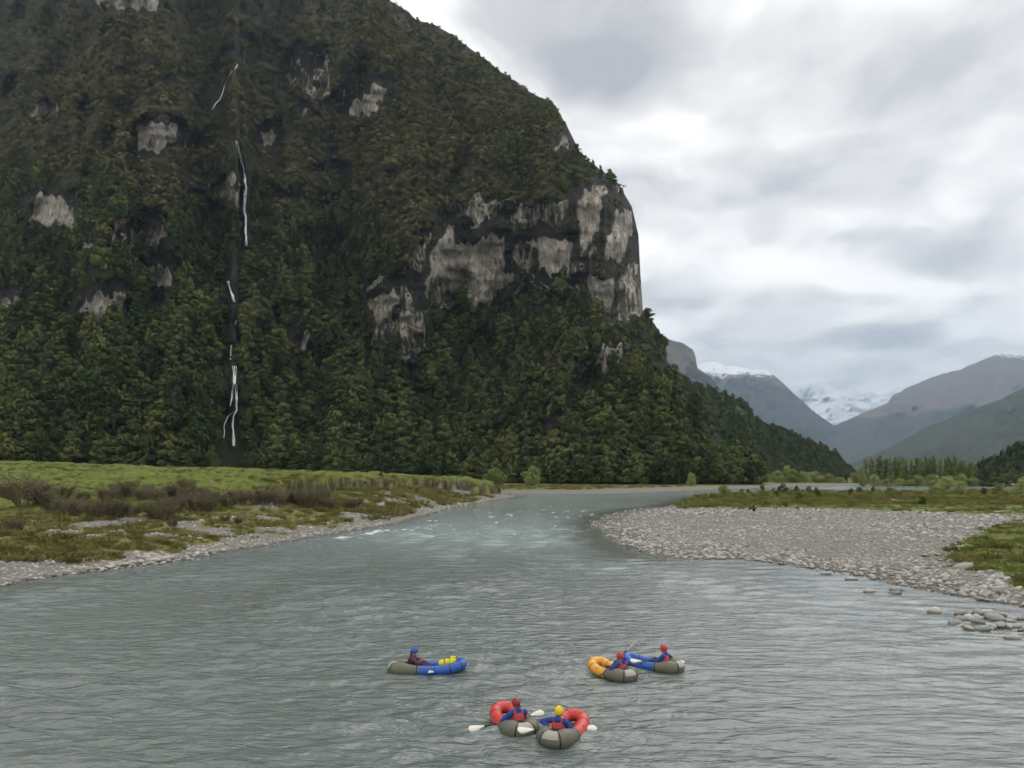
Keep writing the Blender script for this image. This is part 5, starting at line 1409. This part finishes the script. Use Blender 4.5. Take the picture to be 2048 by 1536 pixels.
m1 = crew(2.42, 0.95, 'blue', (-2.57, 23.5), 5, 'blue packraft carrying a yellow bag in its bow', 'person in a maroon jacket and blue helmet seen from the side', (wpt(862, 1344, 22.75), wpt(846, 1326, 24.75)), 'white-bladed paddle lying across the raft with the yellow bag',
          'maroon', 'blackvest', 'helmet_blue', lean=-0.05, pitch=0.35, free=True, hair=True, toggle=True, twist=0.1)
crew(1.95, 0.95, 'yellow', (3.0, 23.15), 119, 'yellow packraft with a grey stern', 'person in a blue jacket and red helmet leaning over the yellow raft', (wpt(1172, 1378, 22.55), wpt(1272, 1284, 23.2)), 'paddle held up diagonally from the yellow raft', lean=-0.22, side=0.12, yaw=-0.3, pitch=0.5, twist=1.2)
crew(2.05, 0.92, 'blue', (4.36, 23.95), 146, 'blue packraft whose raised bow touches the yellow raft', 'person in a blue jacket and bright red helmet sitting upright in the farthest raft', (wpt(1262, 1321, 23.5), wpt(1368, 1323, 24.5)), 'paddle held level across the farthest blue raft', lean=-0.10, yaw=-0.25, twist=-0.6)
crew(1.95, 0.93, 'red', (0.02, 18.4), 108, 'red packraft partly hidden by its paddler, with a white blade over its stern', 'person in a blue jacket and dark red helmet seen from behind', (wpt(938, 1459, 17.75), wpt(1088, 1424, 18.95)), 'paddle with one white blade low over the water beside the red raft', helmet='helmet_dark', lean=-0.04, yaw=-0.25, pitch=0.35, twist=-0.75)
crew(1.95, 0.93, 'red', (1.22, 17.8), 66, 'red packraft nearest the camera with its bow turned away', 'person in a blue jacket and yellow helmet seen from behind', (wpt(1030, 1460, 17.0), wpt(1199, 1455, 18.1)), 'paddle of the yellow-helmeted person with a pale blade across the next stern', helmet='helmet_yellow', lean=-0.08, yaw=0.05, twist=-0.7, hood=True)

# yellow dry bag lashed in the bow of the first raft
bag = empty('dry_bag'); bag.matrix_world = m1 @ Matrix.Translation((0.02, 0.62, 0.0)); tag(bag, 'bright yellow dry bag with black straps in the bow of the blue raft', 'bag')
bb = Blob(); bb.cap((-0.05, -0.2, 0.22), (0.03, 0.12, 0.30), 0.115, 0.105); bb.ball((0.03, 0.16, 0.33), 0.085); bb.build('bag_body', 'drybag', bag, 0.014, 3)
rb = Blob(); rb.cap((0.0, 0.1, 0.40), (0.05, 0.2, 0.43), 0.05, 0.035); rb.build('rolled_top', 'drybag', bag, 0.011, 2)
for y0 in (-0.12, 0.04):
    th = np.linspace(0, 2 * math.pi, 15)[:-1]; zc = 0.24 + 0.25 * (y0 + .12)
    v, f = ring_tube(np.stack([0.124 * np.cos(th) - .01, np.full(14, y0), zc + 0.124 * np.sin(th)], 1), [0.010] * 14, True, 6); part('strap', v, f, 'strap', bag)

# ------------------------------------------------------------------ the air of the valley
hz = bpy.data.materials.new('haze_air'); hz.use_nodes = True; nt = hz.node_tree; nt.nodes.clear()
pv = nt.nodes.new('ShaderNodeVolumePrincipled'); pv.inputs['Color'].default_value = (0.55, 0.75, 1.0, 1); pv.inputs['Density'].default_value = HAZE
ho = nt.nodes.new('ShaderNodeOutputMaterial'); nt.links.new(pv.outputs[0], ho.inputs['Volume'])
bx0, bx1, by0, by1, bz0, bz1 = -40000, 40000, -400, 29500, -4, TOPZ + 40
vv = [(x, y, z) for x in (bx0, bx1) for y in (by0, by1) for z in (bz0, bz1)]
me = bpy.data.meshes.new('haze'); me.from_pydata(vv, [], [(0, 1, 3, 2), (4, 6, 7, 5), (0, 4, 5, 1), (2, 3, 7, 6), (0, 2, 6, 4), (1, 5, 7, 3)]); me.materials.append(hz); me.update()
hzo = link(bpy.data.objects.new('haze', me)); tag(hzo, 'pale blue haze filling the valley', None, None, 'stuff')
